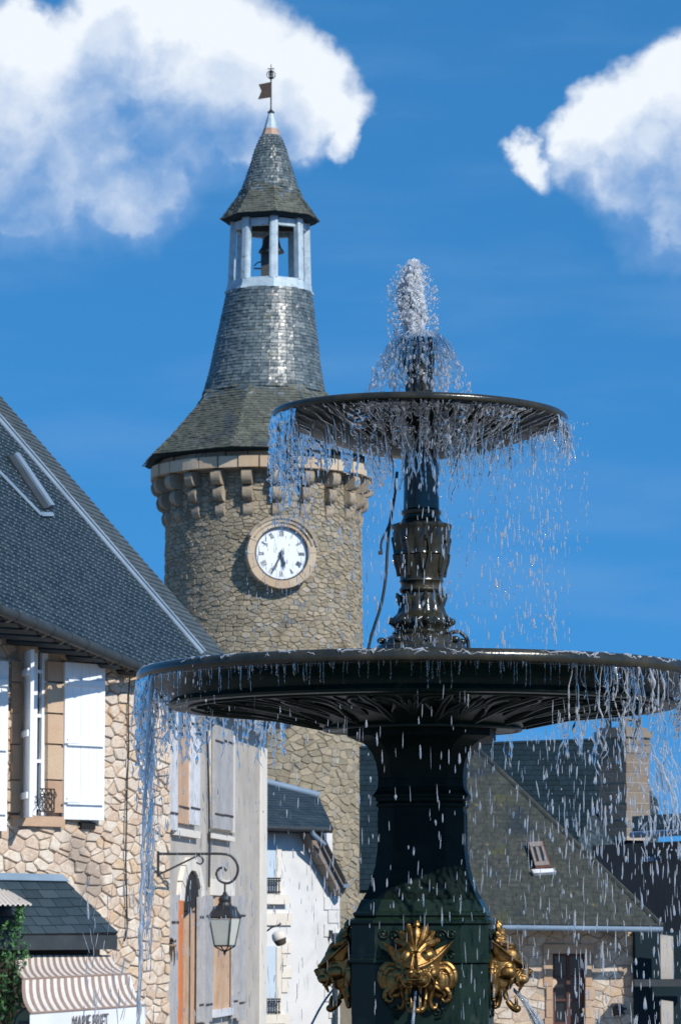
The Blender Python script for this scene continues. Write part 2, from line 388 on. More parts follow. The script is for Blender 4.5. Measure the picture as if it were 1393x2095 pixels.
# ------------------------------------------------------------------ mesh helpers
class MB:
    def __init__(self):
        self.v, self.f, self.m = [], [], []

    def add(self, pts, faces, mi=0):
        o = len(self.v)
        self.v += [tuple(p) for p in pts]
        self.f += [tuple(i + o for i in fc) for fc in faces]
        self.m += [mi] * len(faces)

    def hexa(self, p, mi=0):     # p: bottom 4 (ccw from above), top 4
        self.add(p, [(3, 2, 1, 0), (4, 5, 6, 7), (0, 1, 5, 4), (1, 2, 6, 5), (2, 3, 7, 6), (3, 0, 4, 7)], mi)

    def box(self, c, s, mi=0, rot=None):
        pts = []
        for z in (-.5, .5):
            for x, y in ((-.5, -.5), (.5, -.5), (.5, .5), (-.5, .5)):
                q = Vector((x * s[0], y * s[1], z * s[2]))
                if rot is not None:
                    q = rot @ q
                pts.append(q + Vector(c))
        self.hexa(pts, mi)

    def prism(self, poly, vec, mi=0):
        n = len(poly)
        a = [Vector(p) for p in poly]
        vec = Vector(vec)
        b = [p + vec for p in a]
        self.add(a + b, [tuple(range(n - 1, -1, -1)), tuple(range(n, 2 * n))] + [(i, (i + 1) % n, n + (i + 1) % n, n + i) for i in range(n)], mi)

    def lathe(self, prof, n=48, c=(0, 0, 0), mod=None, cap=True, mi=0):
        pts, faces = [], []
        for k, (r, z) in enumerate(prof):
            for i in range(n):
                a = 2 * math.pi * i / n
                rr = r * (mod(a, z) if mod else 1)
                pts.append((c[0] + rr * math.cos(a), c[1] + rr * math.sin(a), c[2] + z))
        for k in range(len(prof) - 1):
            for i in range(n):
                j = (i + 1) % n
                faces.append((k * n + i, k * n + j, (k + 1) * n + j, (k + 1) * n + i))
        if cap:
            faces.append(tuple(range(n - 1, -1, -1)))
            m = (len(prof) - 1) * n
            faces.append(tuple(range(m, m + n)))
        self.add(pts, faces, mi)

    def section(self, prof, poly, c=(0, 0, 0), rot=0.0, mi=0):   # stacked scaled polygons
        n = len(poly)
        pts, faces = [], []
        cr, sr = math.cos(rot), math.sin(rot)
        for (r, z) in prof:
            for (x, y) in poly:
                pts.append((c[0] + r * (x * cr - y * sr), c[1] + r * (x * sr + y * cr), c[2] + z))
        for k in range(len(prof) - 1):
            for i in range(n):
                j = (i + 1) % n
                faces.append((k * n + i, k * n + j, (k + 1) * n + j, (k + 1) * n + i))
        faces.append(tuple(range(n - 1, -1, -1)))
        m = (len(prof) - 1) * n
        faces.append(tuple(range(m, m + n)))
        self.add(pts, faces, mi)

    def tube(self, path, rad, n=6, mi=0, flat=1.0):
        path = [Vector(p) for p in path]
        if not hasattr(rad, '__len__'):
            rad = [rad] * len(path)
        pts, faces = [], []
        up = Vector((0, 0, 1))
        for k, p in enumerate(path):
            t = (path[min(k + 1, len(path) - 1)] - path[max(k - 1, 0)])
            t = t.normalized() if t.length > 1e-9 else up
            ref = up if abs(t.z) < .9 else Vector((0, 1, 0))
            s = t.cross(ref).normalized()
            w = s.cross(t).normalized()
            for i in range(n):
                a = 2 * math.pi * i / n
                pts.append(p + s * (rad[k] * math.cos(a)) + w * (rad[k] * flat * math.sin(a)))
        for k in range(len(path) - 1):
            for i in range(n):
                j = (i + 1) % n
                faces.append((k * n + i, k * n + j, (k + 1) * n + j, (k + 1) * n + i))
        faces.append(tuple(range(n - 1, -1, -1)))
        m = (len(path) - 1) * n
        faces.append(tuple(range(m, m + n)))
        self.add(pts, faces, mi)

    def ell(self, c, r, nu=14, nv=9, rot=None):
        pts, faces = [], []
        c = Vector(c)
        for k in range(1, nv):
            th = math.pi * k / nv
            for i in range(nu):
                a = 2 * math.pi * i / nu
                q = Vector((r[0] * math.sin(th) * math.cos(a), r[1] * math.sin(th) * math.sin(a), r[2] * math.cos(th)))
                if rot is not None:
                    q = rot @ q
                pts.append(c + q)
        top, bot = Vector((0, 0, r[2])), Vector((0, 0, -r[2]))
        if rot is not None:
            top, bot = rot @ top, rot @ bot
        pts += [c + top, c + bot]
        t, b = len(pts) - 2, len(pts) - 1
        for k in range(nv - 2):
            for i in range(nu):
                j = (i + 1) % nu
                faces.append((k * nu + i, (k + 1) * nu + i, (k + 1) * nu + j, k * nu + j))
        for i in range(nu):
            j = (i + 1) % nu
            faces.append((t, i, j))
            faces.append(((nv - 2) * nu + i, b, (nv - 2) * nu + j))
        self.add(pts, faces)

    def mesh(self, name, mats, off=(0, 0, 0), smooth=None):
        me = bpy.data.meshes.new(name)
        o = Vector(off)
        me.from_pydata([tuple(Vector(p) - o) for p in self.v], [], self.f)
        for mm in (mats if isinstance(mats, (list, tuple)) else [mats]):
            me.materials.append(MT[mm])
        if isinstance(mats, (list, tuple)):
            me.polygons.foreach_set('material_index', self.m)
        if smooth is not None:
            me.shade_smooth()
            if smooth < 180:
                me.set_sharp_from_angle(angle=R(smooth))
        me.update()
        return me

    def build(self, name, mats, parent=None, smooth=None, kind=None):
        off = wloc(parent) if parent else Vector((0, 0, 0))
        ob = bpy.data.objects.new(name, self.mesh(name, mats, off, smooth))
        col.objects.link(ob)
        ob.parent = parent
        if kind:
            ob['kind'] = kind
        return ob


def wloc(o):
    v = Vector((0, 0, 0))
    while o is not None:
        v = v + Vector(o.location)
        o = o.parent
    return v


def thing(name, loc, label, cat, group=None):
    o = bpy.data.objects.new(name, None)
    o.empty_display_size = .2
    col.objects.link(o)
    o.location = loc
    o['label'] = label
    o['category'] = cat
    if group:
        o['group'] = group
    return o


def tag(o, label, cat=None, group=None, kind=None):
    o['label'] = label
    if cat:
        o['category'] = cat
    if group:
        o['group'] = group
    if kind:
        o['kind'] = kind
    return o


class Wall:
    """vertical plane through two ground points: s along it, z up, n towards the viewer"""
    def __init__(self, p0, p1):
        self.o = Vector((p0[0], p0[1], 0))
        d = Vector((p1[0] - p0[0], p1[1] - p0[1], 0))
        self.len = d.length
        self.d = d.normalized()
        self.n = Vector((self.d.y, -self.d.x, 0))
        if self.n.y > 0:
            self.n = -self.n

    def sz(self, u, v, off=0.0):
        r = ray(u, v)
        t = (self.o + self.n * off).dot(self.n) / r.dot(self.n)
        q = r * t - self.o
        return q.dot(self.d), q.z

    def pt(self, s, z, off=0.0):
        return self.o + self.d * s + self.n * off + Vector((0, 0, z))

    def slab(self, mb, s0, s1, z0, z1, o0, o1, mi=0):
        mb.hexa([self.pt(s0, z0, o0), self.pt(s1, z0, o0), self.pt(s1, z0, o1), self.pt(s0, z0, o1),
                 self.pt(s0, z1, o0), self.pt(s1, z1, o0), self.pt(s1, z1, o1), self.pt(s0, z1, o1)], mi)

    def px(self, mb, u0, u1, v0, v1, o0, o1, mi=0):      # slab from the photograph's measures (taken on the front face)
        s0, zt = self.sz(u0, v0, o1)
        s1, zb = self.sz(u1, v1, o1)
        self.slab(mb, min(s0, s1), max(s0, s1), zb, zt, o0, o1, mi)


def clip(poly, nx, ny, c):       # keep nx*x+ny*y <= c
    out = []
    for i in range(len(poly)):
        a, b = poly[i], poly[(i + 1) % len(poly)]
        da, db = nx * a[0] + ny * a[1] - c, nx * b[0] + ny * b[1] - c
        if da <= 0:
            out.append(a)
        if (da < 0 < db) or (db < 0 < da):
            t = da / (da - db)
            out.append((a[0] + t * (b[0] - a[0]), a[1] + t * (b[1] - a[1])))
    return out


def clip_poly(poly, conv):
    """conv: convex polygon, any winding"""
    area = sum(conv[i][0] * conv[(i + 1) % len(conv)][1] - conv[(i + 1) % len(conv)][0] * conv[i][1] for i in range(len(conv)))
    s = 1 if area > 0 else -1
    for i in range(len(conv)):
        a, b = conv[i], conv[(i + 1) % len(conv)]
        nx, ny = s * (b[1] - a[1]), -s * (b[0] - a[0])
        poly = clip(poly, nx, ny, nx * a[0] + ny * a[1])
        if len(poly) < 3:
            return []
    return poly


def chaikin(poly, k=.22):
    out = []
    n = len(poly)
    for i in range(n):
        a, b = poly[i], poly[(i + 1) % n]
        out.append((a[0] + k * (b[0] - a[0]), a[1] + k * (b[1] - a[1])))
        out.append((a[0] + (1 - k) * (b[0] - a[0]), a[1] + (1 - k) * (b[1] - a[1])))
    return out


def rubble(w, h, sx, sy, gap, seed, jit=.38, k=.14):
    """irregular fitted stones: voronoi cells of jittered courses"""
    r = random.Random(seed)
    seeds = []
    y, row = -sy, 0
    while y < h + sy:
        x = -sx + (row % 2) * sx * .5
        rowh = sy * r.uniform(.75, 1.25)
        while x < w + sx:
            wd = sx * r.uniform(.6, 1.45)
            seeds.append((x + wd / 2 + r.uniform(-jit, jit) * sx * .5, y + r.uniform(-jit, jit) * sy))
            if r.random() < .22:
                seeds.append((x + wd * r.uniform(.2, .8), y + sy * r.uniform(.35, .6)))
            x += wd
        y += rowh
        row += 1
    S = np.array(seeds)
    ky = sx / sy * .8
    cells = []
    for i, (x, y) in enumerate(seeds):
        if not (-.3 * sx < x < w + .3 * sx and -.3 * sy < y < h + .3 * sy):
            continue
        d = (S[:, 0] - x) ** 2 + ((S[:, 1] - y) * ky) ** 2
        idx = np.argsort(d)[1:16]
        poly = [(x - 2 * sx, y - 2 * sy), (x + 2 * sx, y - 2 * sy), (x + 2 * sx, y + 2 * sy), (x - 2 * sx, y + 2 * sy)]
        for j in idx:
            dx, dy = S[j][0] - x, (S[j][1] - y) * ky * ky
            ln = math.hypot(dx, dy)
            mx, my = (S[j][0] + x) / 2, (S[j][1] + y) / 2
            poly = clip(poly, dx / ln, dy / ln, (dx * mx + dy * my) / ln - gap / 2)
            if len(poly) < 3:
                break
        if len(poly) >= 3:
            poly = clip_poly(poly, [(0, 0), (w, 0), (w, h), (0, h)])
        if len(poly) >= 3:
            cells.append(chaikin(poly, k))
    return cells


def stone_piece(mb, poly, fn, depth, r, inset=.82):
    """poly in (s,z); fn(s,z,off) -> world"""
    n = len(poly)
    cx = sum(p[0] for p in poly) / n
    cz = sum(p[1] for p in poly) / n
    tilt = (r.uniform(-.06, .06), r.uniform(-.06, .06))
    pts = []
    for k, (sc, of) in enumerate(((1, -.02), (1, depth * .55), (inset, depth))):
        for (s, z) in poly:
            ds, dz = (s - cx) * sc, (z - cz) * sc
            o = of + (tilt[0] * ds + tilt[1] * dz if k else 0)
            pts.append(fn(cx + ds, cz + dz, o))
    faces = []
    for k in range(2):
        for i in range(n):
            j = (i + 1) % n
            faces.append((k * n + i, k * n + j, (k + 1) * n + j, (k + 1) * n + i))
    faces.append(tuple(range(2 * n, 3 * n)))
    mb.add(pts, faces)


class Pitch:
    """roof plane: origin, a across, b up the slope, n outward"""
    def __init__(self, o, a, b):
        self.o = Vector(o)
        self.a = Vector(a).normalized()
        n = self.a.cross(Vector(b)).normalized()
        self.b = n.cross(self.a).normalized()
        if self.b.z < 0:
            self.b = -self.b
        self.n = self.a.cross(self.b).normalized()
        if self.n.z < 0:
            self.n = -self.n

    def ab(self, p):
        q = Vector(p) - self.o
        return (q.dot(self.a), q.dot(self.b))

    def hit(self, u, v):
        r = ray(u, v)
        return r * (self.o.dot(self.n) / r.dot(self.n))

    def abuv(self, u, v):
        return self.ab(self.hit(u, v))

    def pt(self, a, b, off=0):
        return self.o + self.a * a + self.b * b + self.n * off


def slates(pl, poly, row, wid, thick, seed, jit=.12):
    """list of (area, polygon pieces) as point/face tuples"""
    r = random.Random(seed)
    a0, a1 = min(p[0] for p in poly), max(p[0] for p in poly)
    b0, b1 = min(p[1] for p in poly), max(p[1] for p in poly)
    out = []
    k = 0
    b = b0
    while b < b1:
        a = a0 - wid * (1 + (k % 2) * .5) + r.uniform(-.1, .1) * wid
        while a < a1 + wid:
            w = wid * r.uniform(1 - jit, 1 + jit)
            lo = b - r.uniform(0, .10) * row
            rect = [(a + .004, lo), (a + w - .004, lo), (a + w - .004, b + row * 1.02), (a + .004, b + row * 1.02)]
            q = clip_poly(rect, poly)
            if len(q) >= 3:
                lift = thick * r.uniform(.85, 1.35)
                top = []
                bot = []
                for (x, y) in q:
                    f = 1 - min(1, max(0, (y - lo) / (row * 1.05)))
                    top.append(pl.pt(x, y, .006 + lift * (.15 + .85 * f)))
                    bot.append(pl.pt(x, y, 0))
                n = len(q)
                out.append((abs(sum(q[i][0] * q[(i + 1) % n][1] - q[(i + 1) % n][0] * q[i][1] for i in range(n))),
                            top + bot, [tuple(range(n))] + [(i, n + i, n + (i + 1) % n, (i + 1) % n) for i in range(n)],
                            ((a + w / 2), lo)))
            a += w
        b += row
        k += 1
    return out


def lay_slates(pieces, material, parent, cap=0, name='slate'):
    """the largest `cap` pieces as parts of their own, the rest one mass"""
    pieces = sorted(pieces, key=lambda t: -t[0])
    for t in pieces[:cap]:
        mb = MB()
        mb.add(t[1], t[2])
        mb.build(name, material, parent)
    if len(pieces) > cap:
        mb = MB()
        for t in pieces[cap:]:
            mb.add(t[1], t[2])
        mb.build('slate_courses' if name == 'slate' else name + 's', material, parent, kind='stuff')


def fast_mesh(name, V, Fc, material, loc=(0, 0, 0)):
    me = bpy.data.meshes.new(name)
    V = np.asarray(V, dtype=np.float32) - np.array(loc, dtype=np.float32)
    me.vertices.add(len(V))
    me.vertices.foreach_set('co', V.ravel())
    k = Fc.shape[1]
    me.loops.add(Fc.size)
    me.loops.foreach_set('vertex_index', Fc.ravel().astype(np.int32))
    me.polygons.add(len(Fc))
    me.polygons.foreach_set('loop_start', np.arange(0, Fc.size, k, dtype=np.int32))
    me.update(calc_edges=True)
    me.materials.append(MT[material])
    me.shade_smooth()
    ob = bpy.data.objects.new(name, me)
    col.objects.link(ob)
    ob.location = loc
    return ob


# ------------------------------------------------------------------ ground
def ground_z(y):
    if y < 6:
        return -1.72
    if y < 80:
        return -1.72 - (y - 6) * .044
    return -1.72 - 74 * .044


mb = MB()
ys = [-3000, -300, -40, 0, 6, 20, 40, 60, 80, 120, 300, 1500, 5000]
for i in range(len(ys) - 1):
    mb.add([(-3000, ys[i], ground_z(ys[i])), (3000, ys[i], ground_z(ys[i])), (3000, ys[i + 1], ground_z(ys[i + 1])), (-3000, ys[i + 1], ground_z(ys[i + 1]))], [(0, 1, 2, 3)])
g = mb.build('ground', 'ground')
g['kind'] = 'structure'

# ------------------------------------------------------------------ clock tower
TD = 95.0
K = TD / F


def tz(v):
    return PZ(v, TD)


def tx(u, v=1100):
    return PX(u, v, TD)


T0 = Vector((tx(541, 1500), TD, ground_z(TD)))
tower = thing('clock_tower', T0, 'round stone clock tower with corbels, slate roof and open belfry spire', 'tower')
TC = Vector((tx(539), TD, 0))


def shaft_r(z):
    zt, zb = tz(1070), tz(1750)
    return K * (199 + 9 * (zt - z) / (zt - zb))


mb = MB()
ztop, zbot = tz(955), ground_z(TD)
prof = [(shaft_r(zbot + (ztop - zbot) * i / 20), zbot + (ztop - zbot) * i / 20) for i in range(21)]
mb.lathe(prof, 96, (TC.x, TC.y, 0))
shaft = mb.build('shaft', 'tower_mortar', tower, smooth=40)
# irregular rubble courses on the visible side, unrolled and laid round the shaft
r = random.Random(3)
CLK_A = math.asin(38 / 203.0)
clk_z = PZ(1131, TD - 3.1)
RM = shaft_r(tz(1400))


def tower_fn(s, z, off):
    a = s / RM
    rr_ = shaft_r(z) + off
    return Vector((TC.x + rr_ * math.sin(a), TC.y - rr_ * math.cos(a), z))


allst = []
for (va, vb, sx, sy, sd_) in ((1925, 1480, .34, .18, 5), (1480, 990, .26, .125, 6)):
    zb_, zt_ = tz(va), tz(vb)
    W_ = RM * R(216)
    for c in rubble(W_, zt_ - zb_, sx, sy, .014, sd_, jit=.36):
        c = [(p[0] - W_ / 2, p[1] + zb_) for p in c]
        cx = sum(p[0] for p in c) / len(c); cz = sum(p[1] for p in c) / len(c)
        if math.hypot((cx / RM - CLK_A) * RM, cz - clk_z) < K * 62:
            continue
        ar = (max(p[0] for p in c) - min(p[0] for p in c)) * (max(p[1] for p in c) - min(p[1] for p in c))
        allst.append((ar * max(.05, math.cos(cx / RM)), c))
allst.sort(key=lambda s: -s[0])
for ar, c in allst[:300]:
    mb = MB()
    stone_piece(mb, c, tower_fn, r.uniform(.010, .045), r, .88)
    mb.build('stone', 'tower_stone', shaft)
mb = MB()
for ar, c in allst[300:]:
    stone_piece(mb, c, tower_fn, r.uniform(.008, .042), r, .86)
mb.build('upper_stones', 'tower_stone', shaft, kind='stuff')

# corbel table and cornice ring
mb = MB()
cz0, cz1 = tz(983), tz(952)
nring = 44
cr_in, cr_out = K * 190, K * 233
TCC = Vector((tx(537), TD, 0))
cornice = None
rr = random.Random(5)
base = MB()
base.lathe([(K * 206, tz(990)), (K * 210, tz(984)), (K * 210, tz(930))], 72, (TCC.x, TCC.y, 0))
cornice = base.build('cornice', 'tower_mortar', tower, smooth=40)
for row, (za, zb, ro, nst, matn) in enumerate(((tz(985), tz(963), K * 232, 34, 'band'), (tz(962.4), tz(935), K * 217, 30, 'corbel'))):  # upper course in darker stone: the eave's shadow put into its colour
    ang = 0.1 * row
    for i in range(nst):
        a0 = ang + 2 * math.pi * i / nst
        a1 = a0 + 2 * math.pi / nst - .012
        mb = MB()
        pts = []
        ro2 = ro + rr.uniform(-.03, .02)
        nseg = 3
        for zz in (za, zb):
            for q in range(nseg + 1):
                aa = a0 + (a1 - a0) * q / nseg
                pts.append((TCC.x + ro2 * math.sin(aa), TCC.y - ro2 * math.cos(aa), zz))
            for q in range(nseg, -1, -1):
                aa = a0 + (a1 - a0) * q / nseg
                pts.append((TCC.x + K * 196 * math.sin(aa), TCC.y - K * 196 * math.cos(aa), zz))
        n = 2 * (nseg + 1)
        mb.add(pts, [tuple(range(n - 1, -1, -1)), tuple(range(n, 2 * n))] + [(q, (q + 1) % n, n + (q + 1) % n, n + q) for q in range(n)])
        mb.build('cornice_stone', matn, cornice)
# corbels: three stepped courses with rounded noses
NC = 22
cm = MB()
hw = K * 10
for t, (vt, vb, ro) in enumerate(((986, 1017, 230), (1017.6, 1049, 219), (1049.6, 1081, 208))):
    zt_, zb_ = tz(vt), tz(vb)
    hh = zt_ - zb_
    ro = ro * K
    w2 = hw * (1 - .04 * t)
    side = [(K * 185, zt_), (ro - hh * .32, zt_)]
    for q in range(7):
        aa = math.pi / 2 - math.pi * q / 6
        side.append((ro - hh * .42 + hh * .42 * math.cos(aa), zb_ + hh * .56 + hh * .44 * math.sin(aa) * (1 if math.sin(aa) > 0 else 1.27)))
    side += [(K * 185, zb_)]
    cm.prism([(-w2, -p[0], p[1]) for p in side], (2 * w2, 0, 0))
cmesh = cm.mesh('corbel', 'corbel', (0, 0, 0), 50)
for i in range(NC):
    a = R(-6.9) + 2 * math.pi * i / NC
    ob = bpy.data.objects.new('corbel', cmesh)
    col.objects.link(ob)
    ob.parent = tower
    ob.location = Vector((TCC.x, TCC.y, 0)) - T0
    ob.rotation_euler = (0, 0, a)

# clock
cl_out = Vector((math.sin(CLK_A), -math.cos(CLK_A), 0))
cl_side = Vector((math.cos(CLK_A), math.sin(CLK_A), 0))
rad = shaft_r(clk_z)


def cp(x, z, o):     # clock plane: x right, z up in photo pixels, o metres out from the wall
    return Vector((TC.x, TC.y, clk_z)) + cl_out * (rad + o) + cl_side * (x * K) + Vector((0, 0, z * K))


def ring(mb, r0, r1, o0, o1, n=64, a0=0.0, a1=2 * math.pi):
    pts, fc = [], []
    full = abs(a1 - a0 - 2 * math.pi) < 1e-6
    m = n if full else n + 1
    for i in range(m):
        a = a0 + (a1 - a0) * i / n
        for (rr_, oo) in ((r0, o0), (r1, o0), (r1, o1), (r0, o1)):
            pts.append(cp(rr_ * math.sin(a), rr_ * math.cos(a), oo))
    for i in range(n):
        j = (i + 1) % m
        for q in range(4):
            fc.append((i * 4 + q, j * 4 + q, j * 4 + (q + 1) % 4, i * 4 + (q + 1) % 4))
    if not full:
        fc += [(0, 1, 2, 3), (n * 4 + 3, n * 4 + 2, n * 4 + 1, n * 4)]
    mb.add(pts, fc)


mb = MB()
ring(mb, 0.2, 52, -.2, .24)
clock = mb.build('clock_face', 'white_paint', tower, smooth=40)
clock['label'] = 'white round clock dial with dark numerals'
nst = 14
for i in range(nst):
    mb = MB()
    a0 = 2 * math.pi * i / nst + .2
    ring(mb, 54.5, 70 + rr.uniform(-.6, .6), -.35, .33 + rr.uniform(-.01, .01), 6, a0, a0 + 2 * math.pi / nst - .01)
    mb.build('surround_stone', 'band', clock, smooth=30)
mb = MB(); ring(mb, 51.5, 54.5, -.1, .315); mb.build('rim', 'iron', clock, smooth=40)
mb = MB(); ring(mb, 70, 76, -.3, .38, 40, R(-62), R(78)); mb.build('hood_moulding', 'corbel', clock, smooth=30)
mb = MB(); ring(mb, 62, 65, .2, .37, 40, R(-60), R(75)); mb.build('hood_moulding', 'corbel', clock, smooth=30)
NUM = ['XII', 'I', 'II', 'III', 'IIII', 'V', 'VI', 'VII', 'VIII', 'IX', 'X', 'XI']


def stroke(mb, c, s, x0, y0, x1, y1, w):
    # local numeral coordinates (tangential x, radial y) rotated by the hour
    def tr(x, y):
        return (x * c + y * s, -x * s + y * c)
    d = math.hypot(x1 - x0, y1 - y0)
    px_, py_ = -(y1 - y0) / d * w / 2, (x1 - x0) / d * w / 2
    q = [tr(x0 + px_, y0 + py_), tr(x1 + px_, y1 + py_), tr(x1 - px_, y1 - py_), tr(x0 - px_, y0 - py_)]
    mb.prism([cp(a, b, .243) for a, b in q], cl_out * .012)


for hidx, s in enumerate(NUM):
    th = 2 * math.pi * hidx / 12
    c_, s_ = math.cos(th), math.sin(th)
    mb = MB()
    widths = {'I': 2.3, 'V': 5, 'X': 5}
    tot = sum(widths[ch] for ch in s)
    x = -tot / 2
    for ch in s:
        w = widths[ch]
        xm = x + w / 2
        if ch == 'I':
            stroke(mb, c_, s_, xm, 35, xm, 46, 1.0)
        elif ch == 'V':
            stroke(mb, c_, s_, xm, 35, xm - 1.8, 46, .9); stroke(mb, c_, s_, xm, 35, xm + 1.8, 46, .7)
        else:
            stroke(mb, c_, s_, xm - 1.8, 35, xm + 1.8, 46, .9); stroke(mb, c_, s_, xm + 1.8, 35, xm - 1.8, 46, .7)
        x += w
    mb.build('numeral', 'letter', clock)


def hand(name, ang, ln, w):
    mb = MB()
    c_, s_ = math.cos(ang), math.sin(ang)

    def tr(x, y):
        return cp(x * c_ + y * s_, -x * s_ + y * c_, .28)
    poly = [(-w * .6, -6), (w * .6, -6), (w * .5, ln * .5), (w * 1.2, ln * .66), (w * .45, ln * .76), (0, ln), (-w * .45, ln * .76), (-w * 1.2, ln * .66), (-w * .5, ln * .5)]
    mb.prism([tr(*p) for p in poly], cl_out * .03)
    mb.build(name, 'iron', clock)


hand('minute_hand', R(206), 46, 2.6)
hand('hour_hand', R(167), 31, 3.4)
mb = MB(); ring(mb, .2, 4, .24, .33, 16); mb.build('hand_boss', 'iron', clock)


# slate roofs on an octagon
def octo_roof(prof, rot, cfun, row, wid, thick, seed, round_above):
    """prof: list of (z, r) from the eave up; one mass of small slates"""
    r = random.Random(seed)
    zs = [p[0] for p in prof]
    rs = [p[1] for p in prof]
    # resample by slope length
    L = [0]
    for i in range(1, len(prof)):
        L.append(L[-1] + math.hypot(zs[i] - zs[i - 1], rs[i] - rs[i - 1]))
    n = int(L[-1] / row)
    up_mb, low_mb = MB(), MB()
    for k in range(n):
        l0, l1 = L[-1] * k / n, L[-1] * (k + 1.06) / n
        z0, r0 = np.interp(l0, L, zs), np.interp(l0, L, rs)
        z1, r1 = np.interp(l1, L, zs), np.interp(l1, L, rs)
        nsd = 40 if z0 > round_above else 8
        if nsd == 40:
            r0, r1 = r0 * .955, r1 * .955
        for i in range(nsd):
            a0, a1 = rot + i * 2 * math.pi / nsd, rot + (i + 1) * 2 * math.pi / nsd
            am = (a0 + a1) / 2
            if math.cos(am) < -.5:
                continue
            nrm = Vector((math.sin(am), -math.cos(am), .35)).normalized()
            c0, c1 = cfun(z0), cfun(z1)
            A0 = Vector((c0 + r0 * math.sin(a0), TD - r0 * math.cos(a0), z0)); B0 = Vector((c0 + r0 * math.sin(a1), TD - r0 * math.cos(a1), z0))
            A1 = Vector((c1 + r1 * math.sin(a0), TD - r1 * math.cos(a0), z1)); B1 = Vector((c1 + r1 * math.sin(a1), TD - r1 * math.cos(a1), z1))
            w = (B0 - A0).length
            m = max(1, int(w / wid + r.random()))
            cuts = [0] + sorted(min(.99, max(.01, (q + (0 if k % 2 else .5) + r.uniform(-.15, .15)) / m)) for q in range(m)) + [1]
            for q in range(len(cuts) - 1):
                f0, f1 = cuts[q] + .01 / m, cuts[q + 1] - .02 / m
                if f1 - f0 < .02:
                    continue
                mb = up_mb if (z0 - round_above) / (K * 46) + r.uniform(-.5, .5) > 0 else low_mb
                t = thick * r.uniform(.6, 1.5)
                dz = -row * r.uniform(0, .12)
                p = [A0.lerp(B0, f0), A0.lerp(B0, f1), A1.lerp(B1, f1), A1.lerp(B1, f0)]
                up = (p[3] - p[0]).normalized()
                lo = [p[0] + up * dz, p[1] + up * dz]
                mb.add([lo[0] + nrm * (t + r.uniform(-.012, .016)), lo[1] + nrm * (t + r.uniform(-.012, .016)), p[2] + nrm * .004, p[3] + nrm * .004, lo[0] - nrm * .02, lo[1] - nrm * .02],
                       [(0, 1, 2, 3), (4, 5, 1, 0), (0, 3, 4), (1, 5, 2)])
    return up_mb, low_mb


def octo_core(prof, rot, cfun, shrink, name, material, parent, round_above=1e9):
    mb = MB()
    pts, fc = [], []
    for (z, r_) in prof:
        for i in range(8):
            a = rot + i * math.pi / 4
            rr_ = max(.01, (r_ - shrink) * (.93 if z > round_above else 1))
            pts.append((cfun(z) + rr_ * math.sin(a), TD - rr_ * math.cos(a), z))
    for k in range(len(prof) - 1):
        for i in range(8):
            j = (i + 1) % 8
            fc.append((k * 8 + i, k * 8 + j, k * 8 + 8 + j, k * 8 + 8 + i))
    fc.append(tuple(range(7, -1, -1)))
    m = (len(prof) - 1) * 8
    fc.append(tuple(range(m, m + 8)))
    mb.add(pts, fc)
    return mb.build(name, material, parent)


def rcx(z):
    return float(np.interp(z, [tz(950), tz(800), tz(590), tz(230)], [tx(537, 950), tx(541, 800), tx(551.5, 590), tx(554.5, 230)]))


RP = [(947, 250), (930, 232), (897, 200), (865, 172), (832, 143), (815, 133), (800, 126), (760, 117), (710, 108.5), (650, 98), (600, 90)]
roof_prof = [(tz(v), K * h * 1.03) for v, h in RP]
ROT = R(-13)
roof = octo_core([(tz(952), K * 248)] + roof_prof, ROT, rcx, .05, 'roof', 'slate_dark', tower, tz(812))
roof['label'] = 'flared octagonal slate roof with mossy lower skirt'
um, lm = octo_roof(roof_prof, ROT, rcx, K * 7.2, K * 12, .017, 21, tz(812))
um.build('slate_courses', 'slate_tower', roof, kind='stuff')
lm.build('mossy_slate_courses', 'slate_moss', roof, kind='stuff')
# belfry
BROT = R(7)
z0, z1 = tz(603), tz(576)


def octa(mb, r0, r1, z0, z1, rot):
    c0, c1 = rcx(z0), rcx(z1)
    pts = [(c0 + r0 * math.sin(rot + i * math.pi / 4), TD - r0 * math.cos(rot + i * math.pi / 4), z0) for i in range(8)] + \
          [(c1 + r1 * math.sin(rot + i * math.pi / 4), TD - r1 * math.cos(rot + i * math.pi / 4), z1) for i in range(8)]
    mb.add(pts, [tuple(range(7, -1, -1)), tuple(range(8, 16))] + [(i, (i + 1) % 8, 8 + (i + 1) % 8, 8 + i) for i in range(8)])


mb = MB()
octa(mb, K * 94, K * 92, tz(602), tz(597), BROT)
octa(mb, K * 90, K * 87, tz(596.8), tz(580), BROT)
belfry = mb.build('belfry_deck', 'lead', tower)
zb, zt = tz(582), tz(452)
for i in range(8):
    a = BROT + i * math.pi / 4
    mb = MB()
    rot = Matrix.Rotation(a, 3, 'Z')
    rb, rt = K * 79, K * 75
    w = K * 8.6
    bx, tx_ = rcx(zb), rcx(zt)
    pts = []
    for (rr_, zz, cx_, ww) in ((rb, zb, bx, w), (rt, zt, tx_, w * .95)):
        for x, y in ((-1, -.7), (-.55, -.9), (.55, -.9), (1, -.7), (1, .7), (-1, .7)):
            q = rot @ Vector((x * ww, -rr_ + y * ww, 0))
            pts.append((cx_ + q.x, TD + q.y, zz))
    mb.add(pts, [(5, 4, 3, 2, 1, 0), (6, 7, 8, 9, 10, 11)] + [(q, (q + 1) % 6, 6 + (q + 1) % 6, 6 + q) for q in range(6)])
    mb.build('belfry_post', 'lead', tower)
